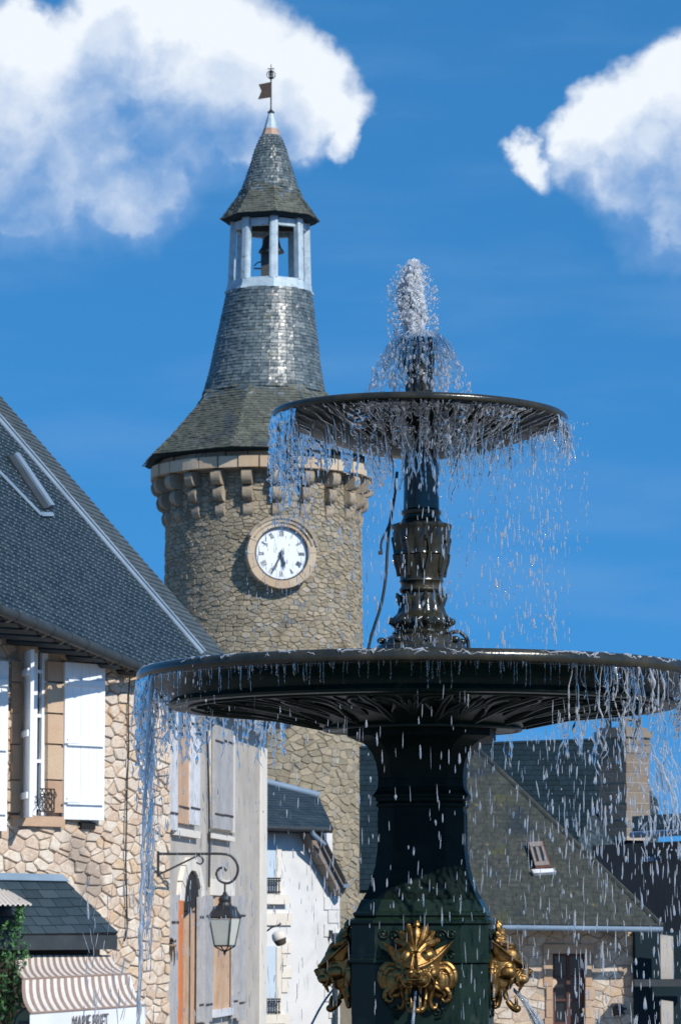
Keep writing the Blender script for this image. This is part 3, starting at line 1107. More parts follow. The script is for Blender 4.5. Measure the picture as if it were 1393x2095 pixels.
for i in range(8):      # head beams between the posts
    a0, a1 = BROT + i * math.pi / 4, BROT + (i + 1) * math.pi / 4
    mb = MB()
    c = rcx(tz(460))
    ra = K * 74
    A = Vector((c + ra * math.sin(a0), TD - ra * math.cos(a0), 0)); B = Vector((c + ra * math.sin(a1), TD - ra * math.cos(a1), 0))
    d = (B - A).normalized()
    nn = Vector((d.y, -d.x, 0)) * K * 5
    A += d * K * 9; B -= d * K * 9
    za, zb2 = tz(474), tz(459)
    mb.hexa([A - nn + Vector((0, 0, za)), B - nn + Vector((0, 0, za)), B + nn + Vector((0, 0, za)), A + nn + Vector((0, 0, za)),
             A - nn + Vector((0, 0, zb2)), B - nn + Vector((0, 0, zb2)), B + nn + Vector((0, 0, zb2)), A + nn + Vector((0, 0, zb2))])
    mb.build('head_beam', 'lead', tower)
SP = [(451, 101), (438, 91), (404, 66.5), (380, 57), (363, 50.5), (306, 32.5), (278, 20)]
sp_prof = [(tz(v), K * h * 1.03) for v, h in SP]
spire = octo_core([(tz(457), K * 98)] + sp_prof, BROT, rcx, .04, 'spire', 'slate_dark', tower, tz(398))
spire['label'] = 'small bell-cast slate spire above the belfry'
um, lm = octo_roof(sp_prof, BROT, rcx, K * 6.6, K * 10.5, .016, 22, tz(398))
um.build('slate_courses', 'slate_tower', spire, kind='stuff')
lm.build('mossy_slate_courses', 'slate_moss', spire, kind='stuff')
mb = MB(); octa(mb, K * 21, K * 14.5, tz(280), tz(263), BROT); mb.build('rusty_collar', 'copper', spire)
mb = MB(); octa(mb, K * 15, K * 5.5, tz(264), tz(232), BROT); mb.build('lead_cap', 'lead', spire)
cx0 = rcx(tz(230))
vane = MB()
vane.lathe([(K * 7, tz(231.5)), (K * 7.5, tz(229)), (K * 3, tz(226)), (K * 1.6, tz(222)), (K * 1.5, tz(165)), (K * 1.2, tz(150)), (K * .6, tz(131))], 12, (cx0, TD, 0))
va = vane.build('weathervane', 'iron', tower, smooth=40)
mb = MB()
fx = cx0
mb.prism([(fx - K * 1, TD - .02, tz(168)), (fx - K * 26, TD - .02, tz(173)), (fx - K * 20, TD - .02, tz(186)), (fx - K * 27, TD - .02, tz(203)), (fx - K * 1, TD - .02, tz(199))], (0, .04, 0))
mb.build('vane_flag', 'rust_iron', va)
mb = MB()
for k in range(3):
    aa = k * math.pi / 3
    mb.tube([(fx + K * 9 * math.cos(t) * math.cos(aa), TD + K * 9 * math.cos(t) * math.sin(aa), tz(153) + K * 9 * math.sin(t)) for t in np.linspace(0, 2 * math.pi, 17)], K * .9, 5)
for vv, l in ((141, 7), (153, 4)):
    mb.tube([(fx - K * l, TD, tz(vv)), (fx + K * l, TD, tz(vv))], K * 1.2, 5)
mb.tube([(fx, TD, tz(160)), (fx, TD, tz(146))], K * 2.2, 6)
mb.build('vane_ball', 'iron', va, smooth=60)

# bell under the spire
bx = rcx(tz(500))
bell = thing('bell', (bx, TD, tz(517)), 'dark bronze bell hanging in the open belfry of the tower', 'bell')
mb = MB()
bz = tz(517)
mb.lathe([(K * 27, bz), (K * 26, bz + K * 3), (K * 20, bz + K * 12), (K * 17, bz + K * 24), (K * 15, bz + K * 31), (K * 8, bz + K * 36), (K * 2, bz + K * 37)], 28, (bx + K * 3, TD, 0))
mb.build('bell_body', 'bell', bell, smooth=50)
mb = MB()
mb.box((bx + K * 3, TD, tz(476)), (K * 8, K * 8, K * 8)); mb.box((bx + K * 3, TD, tz(470)), (K * 120, K * 9, K * 9))
mb.build('yoke', 'bell', bell)
mb = MB()
mb.box((bx - K * 10, TD + .1, (tz(578) + tz(519)) / 2), (K * 17, K * 14, tz(519) - tz(578)))
mb.box((bx - K * 26, TD + .1, tz(548)), (K * 16, K * 3, K * 3))
mb.tube([(bx - K * 18, TD + .1, tz(534)), (bx - K * 26, TD + .1, tz(536)), (bx - K * 33, TD + .1, tz(543))], K * 1.4, 6)
mb.build('support_post', 'bell', bell)
# ------------------------------------------------------------------ stone house on the left
WA = Wall(P(0, 1900, 40), P(345, 1900, 42))
gzA = ground_z(41)
house = thing('stone_house', WA.pt(0, gzA), 'rubble stone house with white shutters under a blue slate roof', 'house')
sL, sR = -5.2, WA.sz(347, 1700)[0]
E0, E1 = P(0, 1236, 38.2), P(330, 1380, 41.8)
ed = (E1 - E0)
inw = Vector((-ed.y, ed.x, 0)).normalized()
RA = Pitch(E0, ed, inw * math.cos(R(50)) + Vector((0, 0, math.sin(R(50)))))
ztl, ztr = 4.05, 3.16
h0, h1 = WA.sz(49, 1500)[0], WA.sz(98, 1500)[0]
hz0, hz1 = WA.sz(75, 1668)[1], WA.sz(75, 1332)[1]


def ztop_at(s):
    return ztl + (ztr - ztl) * (s - sL) / (sR - sL)


wallm = MB()


def wslab(s0, s1, z0, z1=None):
    a, b = (ztop_at(s0), ztop_at(s1)) if z1 is None else (z1, z1)
    wallm.hexa([WA.pt(s0, z0, -.5), WA.pt(s1, z0, -.5), WA.pt(s1, z0, 0), WA.pt(s0, z0, 0), WA.pt(s0, a, -.5), WA.pt(s1, b, -.5), WA.pt(s1, b, 0), WA.pt(s0, a, 0)])


wslab(sL, h0, gzA); wslab(h1, sR, gzA); wslab(h0, h1, gzA, hz0); wslab(h0, h1, hz1)
wallA = wallm.build('wall', 'mortar', house)
ret = MB()      # return wall of the corner
ret.hexa([WA.pt(sR - .4, gzA, -6), WA.pt(sR, gzA, -6), WA.pt(sR, gzA, -.501), WA.pt(sR - .4, gzA, -.501), WA.pt(sR - .4, ztr, -6), WA.pt(sR, ztr, -6), WA.pt(sR, ztr, -.501), WA.pt(sR - .4, ztr, -.501)])
ret.build('side_wall', 'mortar', house)
r = random.Random(12)
s_vis = WA.sz(-15, 1700)[0]
zb_vis = WA.sz(100, 2110)[1]
cells = rubble(sR - s_vis, 3.95 - zb_vis, .205, .118, .012, 31)
holes = [(WA.sz(30, 1500)[0], WA.sz(136, 1500)[0], WA.sz(75, 1692)[1], WA.sz(75, 1316)[1])]
kept = []
for c in cells:
    c = [(p[0] + s_vis, p[1] + zb_vis) for p in c]
    cx = sum(p[0] for p in c) / len(c); cz = sum(p[1] for p in c) / len(c)
    if any(a < cx < b and d < cz < e for a, b, d, e in holes):
        continue
    if max(p[1] for p in c) > ztop_at(cx):
        continue
    w = max(p[0] for p in c) - min(p[0] for p in c); hh = max(p[1] for p in c) - min(p[1] for p in c)
    if w * hh < .004:
        continue
    hidden = cz < WA.sz(0, 1990)[1] and cx < WA.sz(240, 1990)[0]
    kept.append((w * hh * (.2 if hidden else 1), c))
kept.sort(key=lambda t: -t[0])
for ar, c in kept[:300]:
    mb = MB(); stone_piece(mb, c, WA.pt, r.uniform(.010, .042), r, .84); mb.build('stone', 'rubble', wallA)
mb = MB()
for ar, c in kept[300:]:
    stone_piece(mb, c, WA.pt, r.uniform(.012, .035), r)
if mb.v:
    mb.build('small_stones', 'rubble', wallA, kind='stuff')

# window with its ashlar surround, casement, guard rail and shutters
win = MB()
WA.slab(win, h0, h1, hz0, hz1, -.10, -.055)
window = win.build('window', 'dark_glass', house)
fr = MB()
for (a, b, c, d) in ((h0, h0 + .07, hz0, hz1), (h1 - .09, h1, hz0, hz1), ((h0 + h1) / 2 - .03, (h0 + h1) / 2 + .03, hz0, hz1)):
    WA.slab(fr, a, b, c, d, -.054, -.004)
for v in (1378, 1468, 1560, 1655):
    zc = WA.sz(85, v, -.25)[1]
    WA.slab(fr, h0 + .0703, (h0 + h1) / 2 - .0303, zc - .02, zc + .02, -.054, -.012)
    WA.slab(fr, (h0 + h1) / 2 + .0303, h1 - .0903, zc - .02, zc + .02, -.054, -.012)
fr.build('casement_frame', 'white_paint', window)
vs = [1352, 1396, 1460, 1523, 1596, 1664]
for i in range(5):
    for (ua, ub) in ((99, 134), (29, 48)):
        mb = MB(); WA.px(mb, ua + (r.uniform(-7, 0) if ua == 29 else 0), ub, vs[i] + .8, vs[i + 1] - .8, -.30, .052 + r.uniform(0, .006)); mb.build('surround_stone', 'ashlar', window)
mb = MB(); WA.px(mb, 30, 134, 1668, 1692, -.2, .085); mb.build('sill', 'ashlar', window)
# segmental arch stones
ca, cb = WA.sz(36, 1500)[0], WA.sz(134, 1500)[0]
za = WA.sz(75, 1352)[1]
for i in range(5):
    mb = MB()
    s0, s1 = ca + (cb - ca) * i / 5 + .004, ca + (cb - ca) * (i + 1) / 5 - .004

    def arch(s):
        t = (s - (ca + cb) / 2) / ((cb - ca) / 2)
        return za + .11 * (1 - t * t)
    z1_ = za + .27
    mb.hexa([WA.pt(s0, arch(s0), -.3), WA.pt(s1, arch(s1), -.3), WA.pt(s1, arch(s1), .055), WA.pt(s0, arch(s0), .055), WA.pt(s0, z1_, -.3), WA.pt(s1, z1_, -.3), WA.pt(s1, z1_, .055), WA.pt(s0, z1_, .055)])
    mb.build('arch_stone', 'ashlar', window)
# guard rail
rail = MB()
ra, rb_ = WA.sz(70, 1640)[0], WA.sz(113, 1640, .12)[0]
zr0, zr1 = WA.sz(90, 1660, .1)[1], WA.sz(90, 1614, .1)[1]
for zz in (zr0, zr1, (zr0 + zr1 * 3) / 4):
    rail.tube([WA.pt(ra, zz, .11), WA.pt(rb_, zz, .11), WA.pt(rb_, zz, .03)], .008, 5)
for i in range(7):
    s = ra + (rb_ - ra) * (i + .5) / 7
    rail.tube([WA.pt(s + .045 * math.sin(t * 1.0) * (1 if i % 2 else -1), zr0 + (zr1 - zr0) * t / (2 * math.pi), .11) for t in np.linspace(0, 2 * math.pi, 11)], .007, 4)
rail.tube([WA.pt(rb_, zr0, .11), WA.pt(rb_, zr1, .11)], .009, 5)
rail.build('guard_rail', 'iron', window, smooth=60)


def shutter(hinge_s, dirv, width, z0, z1, thick, nb, battens, name, material, parent, label=None, dz=0):
    """board shutter leaf swung about a vertical hinge line; battens as fractions of the height"""
    o = WA.pt(hinge_s, 0, .05)
    d = Vector(dirv).normalized()
    nn = Vector((d.y, -d.x, 0))
    if nn.y > 0:
        nn = -nn
    rootm = MB()

    def bx(mb, a0, a1, zz0, zz1, o0, o1):
        pp = []
        for zz in (zz0, zz1):
            for a, of in ((a0, o0), (a1, o0), (a1, o1), (a0, o1)):
                pp.append(o + d * a + nn * of + Vector((0, 0, zz)))
        mb.hexa(pp)
    bx(rootm, .004, width - .004, z0 + .004, z1 - .004, 0, thick * .8)
    leaf = rootm.build(name, material, parent)
    for k in range(nb):
        mb = MB()
        bx(mb, width * k / nb + .0015, width * (k + 1) / nb - .0015, z0, z1, -.004, thick + r.uniform(0, .002))
        mb.build('board', material, leaf)
    for f in battens:
        mb = MB()
        zc = z0 + (z1 - z0) * f
        bx(mb, .05 * width, .95 * width, zc - .038, zc + .038, thick + .0025, thick + .034)
        mb.build('batten', material, leaf)
        mb = MB()
        bx(mb, -.03, .32 * width, zc - .013, zc + .013, thick + .0345, thick + .040)
        mb.build('hinge_strap', 'white_paint', leaf)
    if label:
        leaf['label'] = label
    return leaf


sa = WA.sz(135, 1500, .1)[0]; sb = WA.sz(213, 1500, .1)[0]
zs0, zs1 = WA.sz(170, 1677, .1)[1], WA.sz(170, 1357, .1)[1]
shutter(sa, WA.d + WA.n * .06, (sb - sa) * 1.0, zs0, zs1, .035, 5, (.115, .49, .87), 'shutter', 'white_paint', house, 'white board shutter folded back flat on the wall')
shutter(WA.sz(48, 1500)[0], (.27, -.95, 0), .46, WA.sz(55, 1672, .3)[1], WA.sz(55, 1330, .3)[1], .035, 5, (.13, .5, .87), 'shutter', 'white_paint', house, 'white board shutter standing out from the wall')
shutter(WA.sz(-70, 1500)[0], WA.d + WA.n * .06, WA.sz(4, 1500, .1)[0] - WA.sz(-70, 1500, .1)[0], WA.sz(0, 1700, .1)[1], WA.sz(0, 1352, .1)[1], .035, 5, (.115, .49, .87), 'shutter', 'white_paint', house, 'white shutter just inside the left picture edge')
mb = MB(); WA.px(mb, 168, 196, 1682, 1697, -.01, .058); mb.build('shutter_shadow', 'void_and_shade', house)  # near-black block drawn as the shutter's shadow on the wall

# roof
roofA = MB()
hipx = [RA.abuv(505, 1452), RA.abuv(0, 865), RA.abuv(-80, 773)]
polyA = [RA.abuv(-80, 1202), hipx[0], hipx[1], hipx[2]]
roofA.prism([RA.pt(a, b, -.16) for a, b in polyA], RA.n * .158)
roof_o = roofA.build('roof', 'soffit_wood', house)
pcs = slates(RA, polyA, .095, .15, .011, 41)
lay_slates(pcs, 'slate_blue', roof_o, 300)
hk = MB()
for t in pcs:
    a, b = t[3]
    c = RA.pt(a, b - .004, .020)
    hk.hexa([c + RA.a * x + RA.b * y + RA.n * z for z in (0, .012) for x, y in ((-.005, -.009), (.005, -.009), (.005, .012), (-.005, .012))])
hk.build('slate_hooks', 'zinc', roof_o, kind='stuff')
H0, H1 = RA.hit(-40, 819), RA.hit(412, 1340)
S0, S1 = P(-40, 765, RA.hit(-40, 819).y + 1.7), P(494, 1344, H1.y + 1.7)
H2 = RA.hit(505, 1452)
n2 = (H1 - H0).cross(S0 - H0).normalized()
RB = Pitch(H1, n2.cross(Vector((0, 0, 1))), S0 - H0)
S2 = S1 + (S1 - S0).normalized() * .35
poly2 = [RB.ab(H0), RB.ab(H2), RB.ab(S2), RB.ab(S0)]
mb = MB(); mb.prism([RB.pt(a, b, -.14) for a, b in poly2], RB.n * .138)
ro2 = mb.build('roof', 'soffit_wood', house)
lay_slates(slates(RB, poly2, .10, .15, .012, 43), 'slate_sunlit', ro2, 280)
mb = MB()
mb.tube([H0 + RA.n * .02, H1 + RA.n * .02], .05, 10, flat=.8)
mb.tube([H0 + RA.n * .075, H1 + RA.n * .075], .018, 6)
mb.build('hip_flashing', 'zinc', roof_o, smooth=50)
# open roof hatch
hq = [RA.abuv(12, 936), RA.abuv(32, 934), RA.abuv(105, 1041), RA.abuv(86, 1045)]
mb = MB(); mb.prism([RA.pt(a, b, .0) for a, b in hq], RA.n * .045)
hatch = mb.build('roof_hatch', 'fascia', house)
hq2 = [RA.abuv(24, 934), RA.abuv(32, 934), RA.abuv(105, 1041), RA.abuv(97, 1041)]
mb = MB(); mb.prism([RA.pt(a, b, .046) for a, b in hq2], RA.n * .03); mb.build('hatch_lid', 'zinc', hatch)
hq3 = [RA.abuv(-30, 945), RA.abuv(-26, 942), RA.abuv(84, 1056), RA.abuv(80, 1058)]
mb = MB(); mb.prism([RA.pt(a, b, .026) for a, b in hq3], RA.n * .012); mb.build('hatch_edge', 'zinc', hatch)
hq4 = [RA.abuv(80, 1052), RA.abuv(104, 1052), RA.abuv(108, 1060), RA.abuv(84, 1060)]
mb = MB(); mb.prism([RA.pt(a, b, .03) for a, b in hq4], RA.n * .01); mb.build('hatch_apron', 'zinc', hatch)
# gutter
ge0, ge1 = P(-80, 1202 + 6, 37.35), RA.hit(505, 1452)
gd = (ge1 - ge0).normalized()
gofs = Vector((-inw.x, -inw.y, 0)) * .05 - Vector((0, 0, .05))
mb = MB(); mb.tube([ge0 + gofs, ge1 + gofs], .065, 12)
gut = mb.build('gutter', 'fascia', house, smooth=60)
for i in range(16):
    c = ge0 + gofs + gd * (.3 + i * .42)
    mb = MB(); mb.tube([c, c + gd * .035], .0715, 12); mb.build('gutter_bracket', 'fascia', gut, smooth=60)
mb = MB()
for i in range(15):
    c = ge0 + gd * (.5 + i * .42)
    mb.tube([c - Vector((0, 0, .10)), c + inw * 1.3 + Vector((0, 0, .02))], .045, 4)
mb.build('rafter_ends', 'fascia', house)

# cable on the wall
pth = [WA.pt(*WA.sz(u, v, .06), .06) for u, v in ((267, 1372), (265, 1400), (263, 1450), (264, 1530), (261, 1600), (259, 1690), (258, 1760), (260, 1850), (261, 1900), (255, 1926))]
mb = MB(); mb.tube(pth, .009, 6); cable = mb.build('wall_cable', 'iron', None, smooth=60)
tag(cable, 'thin black cable hanging down the rubble wall beside the white shutter', 'cable')

# lean-to slate roof over the shop
q = [WA.pt(*WA.sz(-60, 1789, .05), .05), WA.pt(*WA.sz(122, 1799, .05), .05), WA.pt(*WA.sz(241, 1909, .75), .75), WA.pt(*WA.sz(-60, 1915, .75), .75)]
pent = thing('shop_canopy', WA.pt(WA.sz(60, 1900)[0], gzA, .75), 'dark slate lean-to roof with a zinc top strip on the rubble wall', 'canopy')
PP = Pitch(q[3], q[2] - q[3], q[0] - q[3])
pp = [PP.ab(x) for x in q]
mb = MB(); mb.prism([PP.pt(a, b, -.06) for a, b in pp], PP.n * .058); pr = mb.build('roof_board', 'soffit_wood', pent)
lay_slates(slates(PP, pp, .145, .24, .012, 45), 'slate_blue', pr, 200)
mb = MB(); mb.prism([PP.pt(*PP.ab(x), .03) for x in (q[0], q[1], q[1].lerp(q[2], .12), q[0].lerp(q[3], .12))], PP.n * .01); mb.build('top_flashing', 'zinc', pent)
mb = MB()
f0, f1 = WA.sz(-60, 1913, .76), WA.sz(241, 1910, .76)
mb.hexa([WA.pt(f0[0], f0[1] - .17, .68), WA.pt(f1[0], f0[1] - .17, .68), WA.pt(f1[0], f0[1] - .17, .76), WA.pt(f0[0], f0[1] - .17, .76),
         WA.pt(f0[0], f0[1] - .005, .68), WA.pt(f1[0], f0[1] - .005, .68), WA.pt(f1[0], f0[1] - .005, .76), WA.pt(f0[0], f0[1] - .005, .76)])
mb.build('fascia_board', 'fascia', pent)
mb = MB(); WA.slab(mb, f1[0] - .07, f1[0], f0[1] - .17, f0[1] - .0, .02, .679); mb.build('end_board', 'fascia', pent)
mb = MB(); WA.px(mb, -60, 205, 1938, 1956, .03, .3); mb.build('soffit', 'void_and_shade', pent)  # near-black block stands in for the shade under the lean-to

# striped awning with its white name strip
aw = thing('shop_awning', WA.pt(WA.sz(150, 2000)[0], gzA, .9), 'brown and white striped fabric awning with a white lettered strip below', 'awning')
L0 = [WA.pt(*WA.sz(u, 1954, .62), .62) for u in (34, 226)]
L1 = [WA.pt(*WA.sz(u, v, 1.2), 1.2) for u, v in ((46, 2003), (268, 1992))]
L2 = [WA.pt(*WA.sz(u, v, 1.6), 1.6) for u, v in ((62, 2073), (299, 2056))]
for part, (A_, B_) in (('awning_top', (L0, L1)), ('awning_front', (L1, L2))):
    mb = MB()
    ns = 32
    for i in range(ns):
        f0, f1 = i / ns, (i + 1) / ns
        for k in range(6):
            g0, g1 = k / 6, (k + 1) / 6
            sag = lambda g: WA.n * (-.05 * math.sin(math.pi * g)) - Vector((0, 0, .03 * math.sin(math.pi * g)))
            q4 = [A_[0].lerp(A_[1], f0).lerp(B_[0].lerp(B_[1], f0), g0) + sag(g0), A_[0].lerp(A_[1], f1).lerp(B_[0].lerp(B_[1], f1), g0) + sag(g0),
                  A_[0].lerp(A_[1], f1).lerp(B_[0].lerp(B_[1], f1), g1) + sag(g1), A_[0].lerp(A_[1], f0).lerp(B_[0].lerp(B_[1], f0), g1) + sag(g1)]
            mb.add(q4, [(0, 1, 2, 3)], i % 2)
    mb.build(part, ['stripe_brown', 'stripe_white'], aw)
for ln in (L1, L2):
    mb = MB(); mb.tube([ln[0], ln[1]], .014, 6); mb.build('awning_rod', 'stripe_brown', aw, smooth=60)
mb = MB()
n = 24
for i in range(n):
    f0, f1 = i / n, (i + 1) / n
    a, b = L2[0].lerp(L2[1], f0), L2[0].lerp(L2[1], f1)
    w0, w1 = WA.n * .015 * math.sin(f0 * 17), WA.n * .015 * math.sin(f1 * 17)
    dn = Vector((0, 0, -.34))
    mb.add([a, b, b + dn + w1, a + dn + w0], [(3, 2, 1, 0)])
strip = mb.build('name_strip', 'cloth_white', aw)
fc = bpy.data.curves.new('lettering', 'FONT')
fc.body = 'MARIE PRIET'
fc.size = .22
fc.extrude = .003
fo = bpy.data.objects.new('tmp_text', fc)
col.objects.link(fo)
dg = bpy.context.evaluated_depsgraph_get()
tm = bpy.data.meshes.new_from_object(fo.evaluated_get(dg))
bpy.data.objects.remove(fo)
xs = [v.co.x for v in tm.vertices]
wx = max(xs)
pa, pb = L2[0].lerp(L2[1], .35), L2[0].lerp(L2[1], .66)
dd = (pb - pa)
lo = wloc(strip)
for v in tm.vertices:
    x, y, z = v.co
    w = pa + dd * (x / wx) + Vector((0, 0, -.235 + y * 1.15)) + WA.n * (.022 + z)
    v.co = w - lo
tm.materials.append(MT['letter'])
to = bpy.data.objects.new('lettering', tm); col.objects.link(to); to.parent = strip
to['label'] = 'dark capital letters MARIE PRIET'

# small white ribbed canopy at the left edge, and the plant and sign under it
cn = thing('ribbed_canopy', WA.pt(WA.sz(0, 1900)[0], gzA, 1.0), 'small white ribbed canopy above the green climbing plant', 'canopy')
mb = MB()
A0, A1 = WA.pt(*WA.sz(-90, 1800, .2), .2), WA.pt(*WA.sz(20, 1822, .2), .2)
B0, B1 = WA.pt(*WA.sz(-80, 1850, 1.1), 1.1), WA.pt(*WA.sz(66, 1849, 1.1), 1.1)
n = 72
pts, fcs = [], []
for i in range(n + 1):
    f = i / n
    rp = Vector((0, 0, .012 * math.sin(f * 2 * math.pi * 14)))
    pts += [A0.lerp(A1, f) + rp, B0.lerp(B1, f) + rp, A0.lerp(A1, f) + rp - Vector((0, 0, .012)), B0.lerp(B1, f) + rp - Vector((0, 0, .012))]
for i in range(n):
    a, b = i * 4, i * 4 + 4
    fcs += [(a, a + 1, b + 1, b), (a + 2, b + 2, b + 3, a + 3), (a + 1, a + 3, b + 3, b + 1)]
mb.add(pts, fcs)
mb.build('ribbed_sheet', 'stripe_white', cn)
mb = MB(); WA.px(mb, -60, 34, 1853, 1905, .3, .42); mb.build('glazed_box', 'teal', cn)
mb = MB(); WA.px(mb, -60, 36, 1877, 1881, .42, .44); mb.build('glazing_bar', 'fascia', cn)

pl = thing('climbing_plant', WA.pt(WA.sz(20, 2000)[0], gzA, 1.0), 'leafy green climbing plant at the lower left corner', 'plant')
r2 = random.Random(9)
mb = MB(); st = MB()
for i in range(1500):
    v = 1850 + 260 * r2.random() ** .8
    wmax = 22 + 40 * min(1, (v - 1850) / 90) if v < 1960 else 55 - 12 * math.sin(v * .08)
    lo_u = 34 if v < 1890 else -30
    u = r2.uniform(lo_u, max(lo_u + 14, wmax + r2.gauss(0, 5)))
    c = P(u, v, WA.pt(0, 0, 1.0).y + r2.uniform(-.35, .35) - .2)
    s_ = r2.uniform(.025, .055)
    ax = Matrix.Rotation(r2.uniform(0, 6.28), 3, 'Z') @ Matrix.Rotation(r2.gauss(.8, .5), 3, 'X')
    q5 = [(-.1, 0, 0), (-.55, .35, .1), (-.35, .9, 0), (0, 1.35, -.12), (.35, .9, 0), (.55, .35, .1), (.1, 0, 0)]
    mb.add([c + ax @ (Vector(p) * s_) for p in q5] , [(0, 1, 2, 3, 4, 5, 6)])
mb.build('leaves', 'leaf', pl, kind='stuff')
for i in range(9):
    u0 = r2.uniform(-20, 45)
    st.tube([P(u0 + r2.uniform(-8, 8), 2110 - k * 32, WA.pt(0, 0, 1).y - .1) for k in range(7)], .012, 5)
st.build('stems', 'stem', pl, smooth=60, kind='stuff')

mb = MB()
sgd = WA.pt(0, 0, 1.4).y - .5
ks = sgd / F
c = P(66, 2098, sgd)
arc = [(c.x + 37 * ks * math.cos(a), c.y, c.z + 37 * ks * math.sin(a) * 1.0) for a in np.linspace(0, math.pi, 21)]
mb.prism(arc + [(c.x - 37 * ks, c.y, c.z - .5), (c.x + 37 * ks, c.y, c.z - .5)], (0, .05, 0))
sg = thing('round_top_sign', (c.x, c.y, ground_z(40)), 'olive green round-topped sign board in front of the awning', 'sign')
mb.build('board', 'sign_green', sg)
mb = MB(); mb.tube([(p[0], p[1] - .004, p[2]) for p in arc], .014, 6); mb.build('rim', 'fascia', sg, smooth=60)
mb = MB(); mb.box((c.x - 4 * ks, c.y - .008, c.z + 5 * ks), (46 * ks, .012, 8 * ks)); mb.build('panel', 'fascia', sg)
mb = MB(); mb.box((c.x, c.y + .03, (c.z - .5 + ground_z(40)) / 2), (.06, .05, c.z - .5 - ground_z(40))); mb.build('post', 'fascia', sg)

# wall lantern on its scrolled bracket
LD = 41.6
KL = LD / F


def lp(u, v, dy=0.0):
    q = P(u, v, LD)
    return Vector((q.x, q.y + dy, q.z))


lan = thing('wall_lantern', lp(325, 1770), 'black iron four-sided lantern hanging from a scrolled wall bracket', 'lantern')


def smooth_path(pts, n=4):
    out = []
    p = [Vector(x) for x in pts]
    for i in range(len(p) - 1):
        a, b, c, d = p[max(i - 1, 0)], p[i], p[i + 1], p[min(i + 2, len(p) - 1)]
        for k in range(n):
            t = k / n
            out.append(.5 * ((2 * b) + (c - a) * t + (2 * a - 5 * b + 4 * c - d) * t * t + (3 * b - a - 3 * c + d) * t ** 3))
    out.append(p[-1])
    return out


mb = MB()
mb.tube(smooth_path([lp(*q) for q in ((322, 1747), (400, 1747), (455, 1747), (476, 1754), (487, 1775), (482, 1796), (467, 1807), (450, 1802), (443, 1788), (449, 1777), (458, 1776), (464, 1782))]), KL * 2.6, 8)
mb.build('bracket_scroll', 'iron', lan, smooth=60)
mb = MB()
mb.tube([lp(326, 1789), lp(404, 1751)], KL * 2.2, 6)
mb.build('bracket_brace', 'iron', lan, smooth=60)
mb = MB()
mb.tube(smooth_path([lp(*q) for q in ((405, 1750), (413, 1754), (416, 1762), (410, 1768), (402, 1764))]), KL * 1.9, 6)
mb.build('bracket_curl', 'iron', lan, smooth=60)
mb = MB(); mb.box(lp(324, 1768), (KL * 5, KL * 12, KL * 52)); mb.build('wall_plate', 'iron', lan)
lc = lp(460, 1900)


def lz(v):
    return lp(460, v).z


cap = MB()
cap.lathe([(KL * 2, lz(1807)), (KL * 2, lz(1824)), (KL * 4, lz(1826)), (KL * 4, lz(1829)), (KL * 9, lz(1833)), (KL * 13, lz(1840)), (KL * 11.5, lz(1846)), (KL * 14, lz(1850)), (KL * 14, lz(1854))], 16, (lc.x, lc.y, 0))
cap.build('finial_cap', 'iron', lan, smooth=40)
lrot = R(45 - 17)
sq = [(1, 1), (-1, 1), (-1, -1), (1, -1)]
lr = R(-22)
rf = MB()
rf.section([(KL * 25, lz(1879)), (KL * 26.5, lz(1876)), (KL * 20, lz(1863)), (KL * 18.5, lz(1855)), (KL * 8, lz(1851.5))], sq, (lc.x, lc.y, 0), lr)
rf.build('lamp_roof', 'iron', lan)
for i in range(4):
    a = lr + i * math.pi / 2
    ca_, sa_ = math.cos(a), math.sin(a)

    def pp_(x, y, z):
        return (lc.x + x * ca_ - y * sa_, lc.y + x * sa_ + y * ca_, z)
    t, b = KL * 23.5, KL * 15.5
    mb = MB()
    mb.add([pp_(-b, -b, lz(1934)), pp_(b, -b, lz(1934)), pp_(t, -t, lz(1880)), pp_(-t, -t, lz(1880)), pp_(-b + .01, -b + .01, lz(1934)), pp_(b - .01, -b + .01, lz(1934)), pp_(t - .01, -t + .01, lz(1880)), pp_(-t + .01, -t + .01, lz(1880))],
           [(0, 1, 2, 3), (7, 6, 5, 4), (0, 4, 5, 1), (2, 6, 7, 3)])
    mb.build('lamp_pane', 'lamp_glass', lan)
    mb = MB(); mb.tube([pp_(b, -b, lz(1936)), pp_(t, -t, lz(1879))], KL * 1.6, 6); mb.build('corner_bar', 'iron', lan)
    mb = MB(); mb.tube([pp_(-b, -b, lz(1935)), pp_(b, -b, lz(1935))], KL * 1.9, 6); mb.build('bottom_bar', 'iron', lan)
    mb = MB(); mb.tube([pp_(b, -b, lz(1936)), pp_(0, 0, lz(1948))], KL * 1.5, 5); mb.build('bottom_bar', 'iron', lan)
mb = MB(); mb.lathe([(KL * .5, lz(1955)), (KL * 2.6, lz(1951)), (KL * 3.2, lz(1947)), (KL * 1.5, lz(1943))], 10, (lc.x, lc.y, 0)); mb.build('drop_finial', 'iron', lan, smooth=60)

